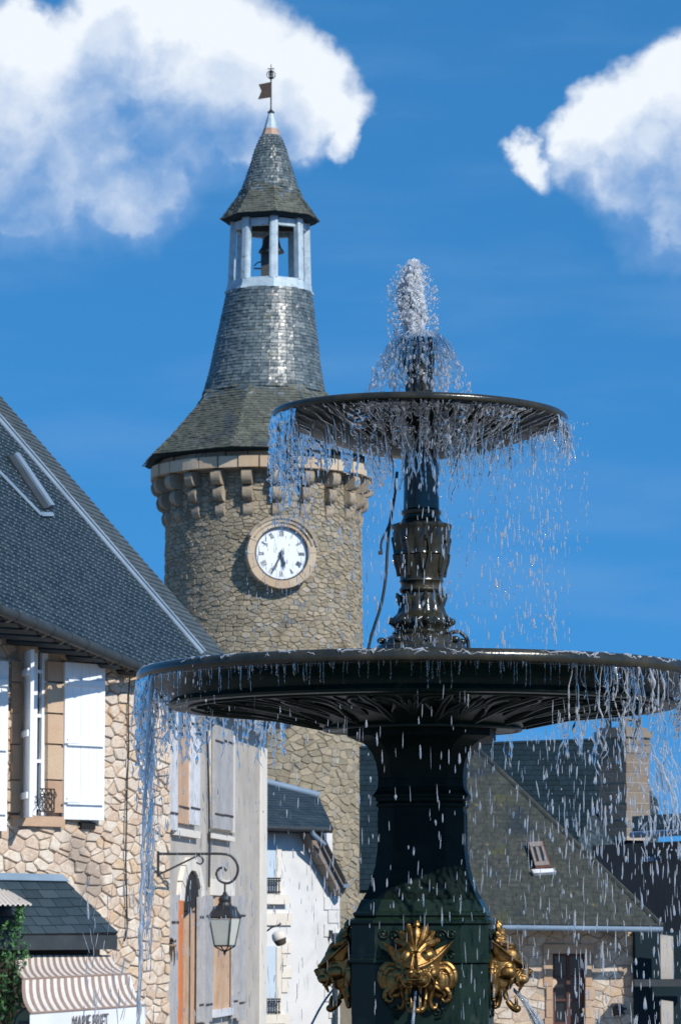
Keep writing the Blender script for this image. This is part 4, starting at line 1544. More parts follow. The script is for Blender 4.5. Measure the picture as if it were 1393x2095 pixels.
# ------------------------------------------------------------------ grey rendered house
pB0, pB1 = P(335, 1900, 49.6), P(546, 1900, 60)
WB = Wall(pB0, pB1)
gzB = ground_z(56)
hb = thing('rendered_house', WB.pt(WB.len, gzB), 'grey rendered house with closed weathered shutters behind the lantern', 'house')
zB = PZ(1490, 60)
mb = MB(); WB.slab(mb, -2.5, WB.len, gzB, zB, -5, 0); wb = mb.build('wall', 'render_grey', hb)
mb = MB(); WB.px(mb, 536, 545.6, 1493, 2150, -.01, .03); mb.build('corner_strip', 'pale_stone', hb)
mb = MB(); WB.slab(mb, -2.5, WB.len + .25, zB + .002, zB + .14, -.6, .38); mb.build('eave_board', 'fascia', hb)
mb = MB()
mb.hexa([WB.pt(-2.5, zB + .142, .42), WB.pt(WB.len + .25, zB + .142, .42), WB.pt(WB.len + .25, zB + 1.15, -.9), WB.pt(-2.5, zB + 1.15, -.9),
         WB.pt(-2.5, zB + .2, .42), WB.pt(WB.len + .25, zB + .2, .42), WB.pt(WB.len + .25, zB + 1.22, -.9), WB.pt(-2.5, zB + 1.22, -.9)])
mb.build('roof', 'slate_dark', hb)


def leafB(u0, u1, v0, v1, material, parent, off=.05, boards=3, th=.04, label=None):
    s0, zt_ = WB.sz(u0, v0, off + th); s1, zb_ = WB.sz(u1, v1, off + th)
    m0 = MB(); WB.slab(m0, s0, s1, zb_, zt_, off, off + th * .7)
    o = m0.build('shutter', material, parent)
    for k in range(boards):
        mb = MB(); WB.slab(mb, s0 + (s1 - s0) * k / boards + .004, s0 + (s1 - s0) * (k + 1) / boards - .004, zb_ + .004, zt_ - .004, off + .003, off + th + r.uniform(0, .006)); mb.build('board', material, o)
    for f in (.14, .84):
        zc = zb_ + (zt_ - zb_) * f
        mb = MB(); WB.slab(mb, s0 + .02, s1 - .02, zc - .014, zc + .014, off + th + .008, off + th + .014); mb.build('iron_strap', 'rust_iron', o)
    if label:
        o['label'] = label
    return o


def frameB(u0, u1, v0, v1, nm, material, off0=-.01, off1=.04, parent=hb):
    mb = MB(); WB.px(mb, u0, u1, v0, v1, off0, off1); return mb.build(nm, material, parent)


w1 = frameB(363, 392, 1440, 1690, 'window', 'dark_glass', 0, .022)
frameB(361, 411, 1692.5, 1716, 'sill', 'pale_stone', 0, .08, w1)
leafB(333, 364, 1440, 1700, 'old_white', hb, .05, 4)
leafB(366, 390, 1440, 1688, 'door_wood', hb, .0235, 2)
leafB(391, 409, 1440, 1690, 'old_white', hb, .05, 3)
w2 = frameB(435, 481, 1476, 1704, 'window', 'pale_stone', 0, .045)
frameB(436, 481, 1704.5, 1722, 'sill', 'pale_stone', 0, .09, w2)
leafB(440, 458, 1480, 1698, 'grey_wood', hb, .047, 3)
leafB(458.6, 477, 1480, 1701, 'grey_wood', hb, .047, 3)
# arched door and the lower window
dr = frameB(369, 404, 1840, 2180, 'door', 'door_wood', 0, .02)
frameB(369.4, 374.5, 1842, 2180, 'door_jamb', 'orange', .0205, .12, dr)
frameB(376, 403, 1862, 1863.5, 'door_rail', 'soffit_wood', .0205, .05, dr)
frameB(388, 389, 1864, 2150, 'door_gap', 'soffit_wood', .0205, .024, dr)
sa_, za_ = WB.sz(386, 1846); sw = (WB.sz(404, 1846)[0] - WB.sz(369, 1846)[0]) / 2
for i in range(7):
    a0, a1 = math.pi * i / 7 + .02, math.pi * (i + 1) / 7 - .02
    ri, ro = sw * 1.0, sw * 1.42
    rz = .62
    mb = MB()
    mb.prism([WB.pt(sa_ + rr_ * math.cos(a), za_ + rr_ * math.sin(a) * rz, 0) for rr_, a in ((ri, a0), (ro, a0), (ro, a1), (ri, a1))], WB.n * .075)
    mb.build('arch_stone', 'pale_stone', dr)
mb = MB(); mb.prism([WB.pt(sa_ + sw * .99 * math.cos(a), za_ + sw * .99 * math.sin(a) * .62, .004) for a in np.linspace(0, math.pi, 13)] + [WB.pt(sa_ - sw * .99, za_ - .28, .004), ], WB.n * .028); mb.build('fanlight', 'void_and_shade', dr)
leafB(351, 367, 1830, 2180, 'grey_wood', hb, .05, 3)
leafB(408, 421, 1835, 2090, 'grey_wood', hb, .05, 2)
leafB(422, 434, 1832, 2090, 'grey_wood', hb, .09, 2)
w3 = frameB(437, 481, 1798, 1834, 'lintel', 'pale_stone', 0, .05)
w4 = frameB(443, 476, 1835, 2072, 'window', 'door_wood', 0, .03)
frameB(440, 478, 2067, 2076, 'sill', 'old_white', .0, .1, w4)
leafB(478, 489, 1832, 2082, 'grey_wood', hb, .05, 2)
leafB(490, 501, 1832, 2086, 'grey_wood', hb, .08, 2)
mb = MB(); mb.tube([WB.pt(*WB.sz(u, v, .04), .04) for u, v in ((424, 1490), (426, 1560), (428, 1640), (429, 1720), (428, 1815))], .018, 6)
tag(mb.build('wall_cable', 'iron', None, smooth=60), 'black cable running down the grey rendered wall between two windows', 'cable')
# hanging pot on the corner
pd = 45.0
kp = pd / F
pot = thing('hanging_pot', P(350, 1990, pd), 'rusty hanging flower pot with dry trailing plant beside the arched door', 'flower pot')
pc = P(349, 1935, pd)
mb = MB(); mb.lathe([(kp * 6, pc.z - kp * 12), (kp * 11, pc.z), (kp * 12, pc.z + kp * 3), (kp * 10.5, pc.z + kp * 3.2)], 14, (pc.x, pc.y, 0)); mb.build('pot', 'ashlar', pot, smooth=40)
mb = MB()
for i in range(90):
    a = r2.uniform(0, 6.28)
    c = pc + Vector((kp * r2.uniform(0, 11) * math.cos(a), kp * r2.uniform(0, 11) * math.sin(a), kp * r2.uniform(0, 14)))
    ax = Matrix.Rotation(a, 3, 'Z') @ Matrix.Rotation(r2.uniform(-1, 1), 3, 'X')
    mb.add([c + ax @ (Vector(p) * .04) for p in ((-.4, 0, 0), (.4, 0, 0), (.2, 1, .2), (-.2, 1, .2))], [(0, 1, 2, 3)])
for i in range(7):
    x = r2.uniform(-9, 9) * kp
    mb.tube([pc + Vector((x, -kp * 9, 0)), pc + Vector((x * 1.2, -kp * 12, -kp * 18)), pc + Vector((x * 1.1, -kp * 11, -kp * r2.uniform(30, 60)))], [.012, .014, .006], 5)
mb.build('dry_stems', 'stem', pot)

# ------------------------------------------------------------------ white gabled house
WC = Wall(P(545, 1900, 73.2), P(697, 1900, 74.8))
gzC = ground_z(74)
hc = thing('white_house', WC.pt(WC.len / 2, gzC), 'white rendered house with clipped gable and small slate hip roof', 'house')
poly = [(520, 2320), (695, 2320), (695, 1834), (641, 1736), (626, 1704), (520, 1704)]
mb = MB(); mb.prism([WC.pt(*WC.sz(u, v), 0) for u, v in poly][::-1], -WC.n * 7)
mb.build('wall', 'render_white', hc)
ev = [WC.pt(*WC.sz(525, 1690, .45), .45), WC.pt(*WC.sz(682, 1696, .45), .45)]
rg = [P(525, 1599, 76.0), P(650, 1632, 76.2)]
PC_ = Pitch(ev[0], ev[1] - ev[0], rg[0] - ev[0])
pc4 = [PC_.ab(x) for x in (ev[0], ev[1], PC_.hit(651, 1631), PC_.hit(525, 1599))]
mb = MB(); mb.prism([PC_.pt(a, b, -.1) for a, b in pc4], PC_.n * .098); rc = mb.build('roof', 'soffit_wood', hc)
lay_slates(slates(PC_, pc4, .16, .22, .016, 51), 'slate_blue', rc, 120)
mb = MB(); mb.tube([PC_.hit(525, 1599) + PC_.n * .04, PC_.hit(651, 1631) + PC_.n * .04], .085, 8); mb.build('ridge_flashing', 'zinc', rc, smooth=60)
mb = MB(); WC.px(mb, 528, 660, 1696, 1706, -.05, .40); mb.build('fascia_board', 'fascia', hc)
mb = MB(); mb.tube([WC.pt(*WC.sz(528, 1693, .5), .5), WC.pt(*WC.sz(676, 1698, .5), .5)], .055, 8); mb.build('gutter', 'fascia', hc, smooth=60)
# sloping verge: soffit boards and dark edge
n_v = 6
va_, vb_ = [(630, 1702), (646, 1738), (700, 1834)], [(652, 1704), (668, 1735), (711, 1815)]
for seg in range(2):
    for k in range(3 if seg else 1):
        m_ = 3 if seg else 1
        f0, f1 = k / m_, (k + .97) / m_
        lerp2 = lambda a, b, t: (a[0] + (b[0] - a[0]) * t, a[1] + (b[1] - a[1]) * t)
        q4 = [lerp2(va_[seg], va_[seg + 1], f0), lerp2(va_[seg], va_[seg + 1], f1), lerp2(vb_[seg], vb_[seg + 1], f1), lerp2(vb_[seg], vb_[seg + 1], f0)]
        mb = MB(); mb.prism([WC.pt(*WC.sz(u, v, .3), .3) for u, v in q4], -WC.n * 7); mb.build('verge_board', 'verge', hc)
mb = MB()
mb.tube([WC.pt(*WC.sz(u, v, .42), .42) for u, v in ((654, 1700), (670, 1736), (709, 1812))], .05, 6); mb.build('verge_edge', 'iron', hc)
mb = MB(); mb.box(WC.pt(*WC.sz(709, 1812, .42), .42), (.13, .14, .08)); mb.build('verge_foot', 'zinc', hc)
mb = MB(); mb.tube([WC.pt(*WC.sz(u, v, .5), .5) for u, v in ((637, 1697), (640, 1706), (664, 1728))], .05, 8); mb.build('downpipe', 'zinc', hc, smooth=60)
mb = MB(); WC.px(mb, 668, 680, 1700, 1746, -3, -2.5); mb.build('rear_wall', 'render_white', hc)


def pieceC(u0, u1, v0, v1, nm, material, o0, o1, parent=hc):
    mb = MB(); WC.px(mb, u0, u1, v0, v1, o0, o1); return mb.build(nm, material, parent)


for (v0, v1, s0, s1, ga) in ((1722, 1828, 1830, 1850, 1797), (1935, 2074, 2076, 2094, 2044)):
    wi = pieceC(545, 566, v0, v1, 'window', 'pale_blue', 0, .012)
    pieceC(566.3, 576, v0 + 3, v1, 'surround', 'pale_stone', 0, .04, wi)
    pieceC(545, 592, s0, s1, 'sill', 'pale_stone', 0, .14, wi)
    mb = MB()
    for k in range(6):
        s, zz = WC.sz(546 + k * 5, v1, .13)
        mb.tube([WC.pt(s, zz, .13), WC.pt(s, WC.sz(560, ga, .13)[1], .13)], .014, 4)
    for vv in (ga, ga + 5, v1 - 3):
        mb.tube([WC.pt(*WC.sz(545, vv, .13), .13), WC.pt(*WC.sz(574, vv, .13), .13)], .016, 4)
    mb.build('guard_rail', 'iron', wi)
pieceC(545, 598, 1868, 1893, 'stone_block', 'pale_stone', 0, .05)
for i, (u0, v0) in enumerate(((664, 1835), (672, 1862), (664, 1890), (674, 1925), (664, 1958), (673, 1990), (665, 2022), (674, 2056))):
    pieceC(u0, 694.4, v0, v0 + 26, 'quoin', 'render_white', 0, .03)
for i, (u0, u1, v0, v1) in enumerate(((577, 596, 1925, 1950), (577, 588, 1952, 1975), (577, 598, 1978, 2000), (577, 590, 2003, 2030))):
    pieceC(u0, u1, v0, v1, 'stone_block', 'pale_stone', 0, .03)
mb = MB(); mb.tube([WC.pt(*WC.sz(687, v, .1), .1) for v in (1912, 2150)], .05, 8); mb.build('downpipe', 'slate_blue', hc, smooth=60)
mb = MB(); WC.px(mb, 677, 681, 1903, 1920, 0, .1); WC.px(mb, 681.2, 697, 1909, 1911, .06, .1); mb.build('lamp_bracket', 'iron', hc)
pd = 72.4
kp = pd / F
pc = P(571, 1918, pd)
pt_ = thing('wall_planter', P(560, 1905, pd), 'round barrel-shaped planter on an iron bracket against the white house', 'planter')
mb = MB()
prof = [(kp * 5, -kp * 17), (kp * 10, -kp * 15), (kp * 13, -kp * 6), (kp * 13.5, kp * 2), (kp * 12, kp * 9), (kp * 7, kp * 12)]
mb.lathe(prof, 18, (0, 0, 0))
rotp = Matrix.Rotation(R(-20), 3, 'Y')
mb.v = [tuple(rotp @ Vector(p) + pc) for p in mb.v]
mb.build('barrel', 'soffit_wood', pt_, smooth=40)
mb = MB()
mb.lathe([(kp * 13.9, -kp * 4), (kp * 14.4, -kp * 1), (kp * 13.9, kp * 4), (kp * 12.4, kp * 9.5), (kp * 7.2, kp * 13)], 18, (0, 0, 0))
mb.v = [tuple(rotp @ Vector(p) + pc) for p in mb.v]
mb.build('cream_top', 'pale_stone', pt_, smooth=40)
mb = MB(); mb.tube([P(546, 1905, pd), P(556, 1897, pd), P(570, 1893, pd), P(575, 1889, pd)], kp * 2.2, 6); mb.build('bracket', 'iron', pt_, smooth=60)

# ------------------------------------------------------------------ pale blue building far behind
ED = 125.0
he = thing('pale_blue_building', P(760, 1900, ED) * 1 + Vector((0, 0, ground_z(ED) - P(760, 1900, ED).z)), 'pale blue building with small teal windows beyond the white house', 'building')
WE = Wall(P(690, 1900, ED), P(900, 1900, ED))
mb = MB(); s0, zt_ = WE.sz(690, 1906); s1, _ = WE.sz(900, 1906); WE.slab(mb, s0, s1, ground_z(ED), zt_, -6, 0); mb.build('wall', 'pale_blue', he)
for (u0, u1, v0, v1) in ((703, 722, 1913, 1927), (703, 720, 1968, 1984), (700, 718, 2066, 2084), (724, 738, 2066, 2084), (726, 740, 1968, 1984)):
    mb = MB(); WE.px(mb, u0 - 1.5, u1 + 1.5, v0 - 1.5, v1 + 1.5, 0, .04); w_ = mb.build('window', 'white_paint', he)
    mb = MB(); WE.px(mb, u0, u1, v0, v1, .041, .05); mb.build('pane', 'teal', w_)

# ------------------------------------------------------------------ dark slate roofed house behind the fountain column
HD = 85.0
hh_ = thing('dark_roofed_house', P(1000, 1900, 83) + Vector((0, 0, ground_z(83))), 'house with steep dark slate roof and stone chimney right of the fountain', 'house')
b0, b1 = P(735, 1820, 82), P(1310, 1820, 82)
RH = Pitch(b0, b1 - b0, P(735, 1531, 85) - b0)
ph = [RH.abuv(735, 1822), RH.abuv(1330, 1822), RH.abuv(1300, 1512), RH.abuv(735, 1531)]
mb = MB(); mb.prism([RH.pt(a, b, -.1) for a, b in ph], RH.n * .098); rh = mb.build('roof', 'slate_dark', hh_)
lay_slates(slates(RH, ph, .17, .26, .014, 61), 'slate_dark', rh, 250)
mb = MB(); mb.tube([RH.hit(735, 1531), RH.hit(1300, 1512)], .06, 6); mb.build('ridge', 'slate_dark', rh)
mb = MB(); mb.hexa([Vector((b0.x + .3, 82.4, ground_z(83))), Vector((b1.x, 82.4, ground_z(83))), Vector((b1.x, 88, ground_z(83))), Vector((b0.x + .3, 88, ground_z(83))),
                    Vector((b0.x + .3, 82.4, b0.z)), Vector((b1.x, 82.4, b0.z)), Vector((b1.x, 88, b0.z)), Vector((b0.x + .3, 88, b0.z))]); mb.build('wall', 'tower_stone', hh_)
i0, i1, i2 = P(1274, 1540, 80.5), P(1168, 1748, 77.5), P(1340, 1850, 77.5)
RI = Pitch(i1, (i2 - i1), i0 - i1)
pi_ = [RI.abuv(1274, 1540), RI.abuv(1168, 1748), RI.abuv(1235, 1830), RI.abuv(1345, 1900), RI.abuv(1345, 1640)]
mb = MB(); mb.prism([RI.pt(a, b, -.08) for a, b in pi_], RI.n * .078); ri = mb.build('cross_roof', 'slate_dark', hh_)
lay_slates(slates(RI, pi_, .17, .24, .012, 62), 'slate_blue', ri, 120)  # lighter slate than the main roof: light on this slope put into colour
mb = MB(); mb.tube([RI.hit(1205, 1822) + RI.n * .05, RI.hit(1213, 1778) + RI.n * .1, RI.hit(1230, 1780) + RI.n * .1, RI.hit(1246, 1766) + RI.n * .1], .075, 6, flat=.35); mb.build('zinc_flashing', 'zinc', ri)
mb = MB(); mb.tube([RI.hit(1205, 1546) + Vector((0, -.3, 0)), RI.hit(1270, 1542) + Vector((0, -.3, 0))], .09, 6); mb.build('top_flashing', 'zinc', ri)
# chimney, corner towards the viewer
CD = 78.6
kc = CD / F
cc = P(1276, 1600, CD)
chim = MB()
rot45 = Matrix.Rotation(R(45), 3, 'Z')


def czv(v):
    return P(1276, v, CD).z


chim.box((cc.x, cc.y, (czv(1720) + czv(1500)) / 2), (kc * 72, kc * 72, czv(1500) - czv(1720)), 0, rot45)
ch = chim.build('chimney', 'mortar', hh_)
v = 1712.0
k = 0
while v > 1512:
    hgt = r.uniform(15, 23)
    v2 = max(1511, v - hgt)
    wd = kc * (77 if v < 1545 else 74)
    zc, zh = (czv(v) + czv(v2)) / 2, czv(v2) - czv(v) - .02
    cut = r.uniform(.35, .65)
    for (f0, f1) in ((0, cut), (cut, 1)):
        mb = MB()
        off = rot45 @ (Vector(((f0 + f1) / 2 - .5, 0, 0)) * wd if k % 2 else Vector((0, (f0 + f1) / 2 - .5, 0)) * wd)
        sz_ = ((f1 - f0) * wd - .012, wd, zh) if k % 2 else (wd, (f1 - f0) * wd - .012, zh)
        mb.box((cc.x + off.x, cc.y + off.y, zc), sz_, 0, rot45)
        mb.build('stone', 'chimney', ch)
    v = v2
    k += 1
mb = MB(); mb.box((cc.x, cc.y, czv(1504)), (kc * 86, kc * 86, kc * 12), 0, rot45); mb.build('chimney_cap', 'chimney', ch)
mb = MB(); mb.box((cc.x, cc.y, czv(1493.4)), (kc * 70, kc * 70, kc * 8), 0, rot45); mb.build('chimney_cap', 'chimney', ch)
for sx_ in (-1, 1):
    for sy_ in (-1, 1):
        mb = MB(); o_ = rot45 @ Vector((sx_ * kc * 22, sy_ * kc * 22, 0)); mb.box((cc.x + o_.x, cc.y + o_.y, czv(1482)), (kc * 9, kc * 9, kc * 14), 0, rot45); mb.build('pier', 'chimney', ch)
mb = MB(); mb.box((cc.x, cc.y, czv(1472.5)), (kc * 54, kc * 54, kc * 4), 0, rot45); mb.build('top_slab', 'chimney', ch)

# ------------------------------------------------------------------ low stone house with the lichen roof
GD = 62.0
hg = thing('lichen_roofed_house', P(1150, 1900, GD) + Vector((0, 0, ground_z(GD))), 'low stone house with a mossy slate roof and one small skylight', 'house')
e0, e1 = P(870, 1889, GD), P(1354, 1895, GD)
RG = Pitch(e0, e1 - e0, P(968, 1525, 65.7) - P(968, 1890, GD))
pg = [RG.abuv(870, 1889), RG.abuv(1354, 1895), RG.abuv(970, 1527), RG.abuv(870, 1527)]
mb = MB(); mb.prism([RG.pt(a, b, -.12) for a, b in pg], RG.n * .118); rg_ = mb.build('roof', 'slate_lichen', hg)
lay_slates(slates(RG, pg, .125, .21, .0045, 71), 'slate_lichen', rg_, 300)
mb = MB(); mb.tube([RG.hit(970, 1527), e1], .05, 6); mb.build('hip_tiles', 'slate_lichen', rg_)
mb = MB(); mb.prism([RG.pt(*RG.abuv(u, v), .02) for u, v in ((1077, 1731), (1109, 1729), (1127, 1783), (1095, 1785))], RG.n * .09); sk = mb.build('skylight', 'red_wood', rg_)
for qq in (((1080, 1734), (1107, 1732), (1110, 1741), (1083, 1743)), ((1091, 1774), (1120, 1772), (1123, 1780), (1094, 1782)), ((1083.4, 1744), (1088, 1744), (1096, 1773), (1091.5, 1773)), ((1094, 1743.5), (1100, 1743), (1108, 1772.6), (1102, 1773)), ((1106, 1742.5), (1110, 1742), (1119, 1771.6), (1115, 1772))):
    mb = MB(); mb.prism([RG.pt(*RG.abuv(u, v), .112) for u, v in qq], RG.n * .02); mb.build('skylight_bar', 'verge', rg_)
mb = MB(); mb.prism([RG.pt(*RG.abuv(u, v), .111) for u, v in ((1081, 1735), (1106, 1733), (1121, 1779), (1096, 1781))], RG.n * .004); mb.build('skylight_pane', 'dark_glass', rg_)
mb = MB(); mb.prism([RG.pt(*RG.abuv(u, v), .02) for u, v in ((1086, 1786), (1130, 1784), (1137, 1791), (1091, 1794))], RG.n * .07); mb.build('skylight_sill', 'old_white', rg_)
mb = MB(); mb.tube([e0 + Vector((0, -.08, -.06)), e1 + Vector((0, -.08, -.06))], .052, 10); gg = mb.build('gutter', 'zinc', hg, smooth=60)
for i in range(9):
    c = e0.lerp(e1, (i + .5) / 9) + Vector((0, -.08, -.06))
    mb = MB(); mb.tube([c, c + Vector((.03, 0, 0))], .057, 10); mb.build('gutter_bracket', 'zinc', gg)
WG = Wall(P(860, 1900, 62.75), P(1298, 1900, 62.75))
gzG = ground_z(63)
wz0, wz1 = WG.sz(1100, 2200)[1], WG.sz(1100, 1897)[1]
o0, o1, oz1 = WG.sz(1130, 2000)[0], WG.sz(1197, 2000)[0], WG.sz(1160, 1951)[1]
oz0 = oz1 - 1.9
mb = MB()
WG.slab(mb, 0, o0, gzG, wz1, -4, 0); WG.slab(mb, o1, WG.len, gzG, wz1, -4, 0); WG.slab(mb, o0, o1, oz1, wz1, -4, 0); WG.slab(mb, o0, o1, gzG, oz0, -4, 0)
wg = mb.build('wall', 'mortar', hg)
sv0 = WG.sz(985, 2000)[0]
zv0 = WG.sz(1100, 2105)[1]
cells = rubble(WG.len - sv0, wz1 - zv0, .32, .19, .014, 77, jit=.22, k=.1)
sur = (WG.sz(1117, 2000)[0], WG.sz(1213, 2000)[0], -9, WG.sz(1160, 1935)[1])
for c in cells:
    c = [(p[0] + sv0, p[1] + zv0) for p in c]
    cx = sum(p[0] for p in c) / len(c); cz = sum(p[1] for p in c) / len(c)
    if sur[0] < cx < sur[1] and cz < sur[3]:
        continue
    mb = MB(); stone_piece(mb, c, WG.pt, r.uniform(.006, .024), r, .92); mb.build('stone', 'rubble', wg)
wi = MB(); WG.slab(wi, o0, o1, oz0, oz1, -.32, -.28); wi = wi.build('window', 'dark_glass', hg)
for (a, b, c, d) in ((o0, o0 + .05, oz0, oz1), (o1 - .05, o1, oz0, oz1), ((o0 + o1) / 2 - .035, (o0 + o1) / 2 + .035, oz0, oz1)):
    mb = MB(); WG.slab(mb, a, b, c, d, -.279, -.22); mb.build('casement_frame', 'red_wood', wi)
for zz in (oz1 - .03, oz1 - .42, oz1 - .84, oz1 - 1.26):
    mb = MB(); WG.slab(mb, o0 + .051, o1 - .051, zz - .02, zz + .02, -.2795, -.235); mb.build('glazing_bar', 'red_wood', wi)
mb = MB(); WG.px(mb, 1112, 1215, 1932, 1950.4, -.28, .05); mb.build('lintel', 'ashlar', wi)
vs = [1951, 1984, 2018, 2046, 2082, 2120]
for i in range(5):
    for side in (0, 1):
        ua, ub = (1115 + r.uniform(-4, 4), 1130) if side == 0 else (1197, 1212 + r.uniform(-4, 6))
        mb = MB(); WG.px(mb, ua, ub, vs[i] + .6, vs[i + 1] - .6, -.28, .046 + r.uniform(0, .006)); mb.build('surround_stone', 'ashlar', wi)
# dark bracket fitting on that wall
wl = thing('wall_fitting', WG.pt(*WG.sz(1266, 2066), 0), 'small dark bracket fitting on the stone wall right of the window', 'bracket')
mb = MB(); c = WG.pt(*WG.sz(1262, 2066), .1); mb.ell(c, (.11, .1, .10)); mb.build('body', 'iron', wl, smooth=60)
mb = MB()
for du, dv in ((18, -3), (14, 8), (-8, 12), (6, -12)):
    mb.tube([c, WG.pt(*WG.sz(1262 + du, 2066 + dv), .12)], [.05, .02], 6)
mb.build('arms', 'iron', wl)

# ------------------------------------------------------------------ shaded house at the right edge
hi = thing('shaded_house', P(1350, 1900, 66) + Vector((0, 0, ground_z(66))), 'dark shaded house with a pale eave strip at the right edge', 'house')
WI = Wall(P(1212, 1900, 71), P(1440, 1900, 66.5))
zi = WI.sz(1393, 1708)[1]
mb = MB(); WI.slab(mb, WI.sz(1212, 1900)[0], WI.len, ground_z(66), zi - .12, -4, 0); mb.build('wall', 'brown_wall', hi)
mb = MB(); mb.tube([P(1292, 1708, 69), P(1440, 1700, 66)], .07, 10); mb.build('gutter', 'zinc', hi, smooth=60)
mb = MB(); mb.hexa([P(1292, 1705, 69), P(1450, 1697, 66), P(1450, 1697, 70), P(1292, 1705, 73), P(1292, 1699, 69), P(1450, 1690, 66), P(1450, 1660, 70), P(1292, 1670, 73)]); mb.build('roof', 'slate_dark', hi)
mb = MB(); WI.px(mb, 1309, 1336, 1754, 1762, 0, .12); mb.build('sill', 'zinc', hi)
lt = thing('lean_to', P(1362, 2100, 62.0), 'pale post and dark beam of a lean-to beside the low stone house', 'lean-to')
kk = 62.0 / F
for (u0, u1, v0, v1, nm, mm) in ((1351, 1376, 1912, 2003, 'post', 'render_grey'), (1353, 1376, 2046, 2180, 'post', 'render_grey')):
    a, b = P(u0, v1, 62), P(u1, v0, 62)
    mb = MB(); mb.hexa([(a.x, 62, a.z), (b.x, 62, a.z), (b.x, 62.2, a.z), (a.x, 62.2, a.z), (a.x, 62, b.z), (b.x, 62, b.z - .03), (b.x, 62.2, b.z - .03), (a.x, 62.2, b.z)]); mb.build(nm, mm, lt)
a, b = P(1297, 2018, 62), P(1420, 2004, 62)
mb = MB(); mb.hexa([(a.x, 61.9, a.z), (b.x, 61.9, a.z), (b.x, 62.3, a.z), (a.x, 62.3, a.z), (a.x, 61.9, b.z), (b.x, 61.9, b.z), (b.x, 62.3, b.z), (a.x, 62.3, b.z)]); mb.build('beam', 'fascia', lt)
a, b = P(1297, 2180, 62.6), P(1420, 1905, 62.6)
mb = MB(); mb.hexa([(a.x, 62.6, a.z), (b.x, 62.6, a.z), (b.x, 62.8, a.z), (a.x, 62.8, a.z), (a.x, 62.6, b.z), (b.x, 62.6, b.z), (b.x, 62.8, b.z), (a.x, 62.8, b.z)]); mb.build('dark_backing', 'slate_dark', lt)  # near-black sheet closing the gap behind the posts
# ------------------------------------------------------------------ fountain
FD = 12.0
KF = FD / F
FX = PX(864, 1500, FD)


def fz(v):
    return PZ(v, FD)


FB = Vector((FX, FD, ground_z(FD)))
fo = thing('fountain', FB, 'two-tiered dark cast iron fountain with gilded beast heads', 'fountain')
FROT = R(-6)
c0 = (FX, FD, 0)


def oct_poly(k=.62):
    return [(-k, -1), (k, -1), (1, -k), (1, k), (k, 1), (-k, 1), (-1, k), (-1, -k)]


def pr(lst):
    return [(h * KF, fz(v)) for h, v in lst]


# bottom pool
zg = ground_z(FD)
mb = MB()
mb.lathe([(2.1, zg), (2.15, zg + .05), (2.0, zg + .12), (1.95, zg + .40), (2.1, zg + .48), (2.12, zg + .55), (1.92, zg + .56), (1.9, zg + .2), (.2, zg + .18)], 64, c0, cap=False)
mb.build('pool_wall', 'mortar', fo, smooth=35)
mb = MB(); mb.lathe([(1.905, zg + .42), (.1, zg + .425)], 48, c0, cap=False); mb.build('pool_water', 'water', fo, smooth=60)
# pedestal
mb = MB()
mb.section([(.40, zg + .1), (.40, zg + .3), (.30, zg + .36)] + pr([(150, 2180), (141, 2150), (137, 2120), (137, 1972)]), oct_poly(), c0, FROT)
ped = mb.build('pedestal', 'cast_green', fo)
ped['label'] = 'chamfered dark green iron pedestal'
mb = MB()
mb.section(pr([(137, 1971.6), (141, 1968), (141, 1962), (138.5, 1960), (138.5, 1952), (137.5, 1950), (138, 1893), (143, 1889), (143, 1883), (139, 1881), (131, 1877), (134, 1873), (134, 1868), (128, 1864), (119, 1842), (116, 1840)]), oct_poly(), c0, FROT)
mb.build('pedestal_cornice', 'cast_green', fo)
mb = MB()
mb.section(pr([(116, 1839.6), (108, 1825), (99, 1800), (92, 1772), (88, 1740), (86.5, 1700), (86, 1655), (90, 1651), (90, 1646), (86, 1644), (91, 1640), (91, 1635), (96, 1632), (96, 1628), (90, 1620), (87, 1612), (86, 1596)]), oct_poly(.6), c0, FROT)
shaft_f = mb.build('column_shaft', 'cast_matte', fo)
mb = MB()
mb.section(pr([(86, 1595.6), (87, 1580), (90, 1562), (97, 1545), (107, 1530), (121, 1519), (138, 1513), (144, 1511), (144, 1494), (136, 1492), (136, 1486)]), oct_poly(.66), c0, FROT)
mb.build('capital', 'cast_matte', fo)
# raised frames on the shaft faces
for i in range(4):
    a = FROT + i * math.pi / 2
    ca_, sa_ = math.cos(a), math.sin(a)

    def sp(x, y, z):
        return (FX + x * ca_ - y * sa_, FD + x * sa_ + y * ca_, z)
    mb = MB()
    for (x0, x1, v0, v1) in ((-46, -41, 1662, 1760), (41, 46, 1662, 1760), (-40.8, 40.8, 1662, 1667), (-40.8, 40.8, 1755, 1760)):
        y = -87.6
        mb.hexa([sp(x * KF, yy * KF, fz(v)) for v in (v1, v0) for x, yy in ((x0, y), (x1, y), (x1, -84), (x0, -84))])
    mb.build('panel_frame', 'cast_matte', shaft_f)
# leaf relief on the flared foot, scrolls on the pedestal faces


def spiral(cx, cz, r0, turns, sgn, n=26, start=0.0):
    return [(cx + sgn * r0 * (1 - .8 * t) * math.cos(start + t * turns * 2 * math.pi), cz + r0 * (1 - .8 * t) * math.sin(start + t * turns * 2 * math.pi)) for t in np.linspace(0, 1, n)]


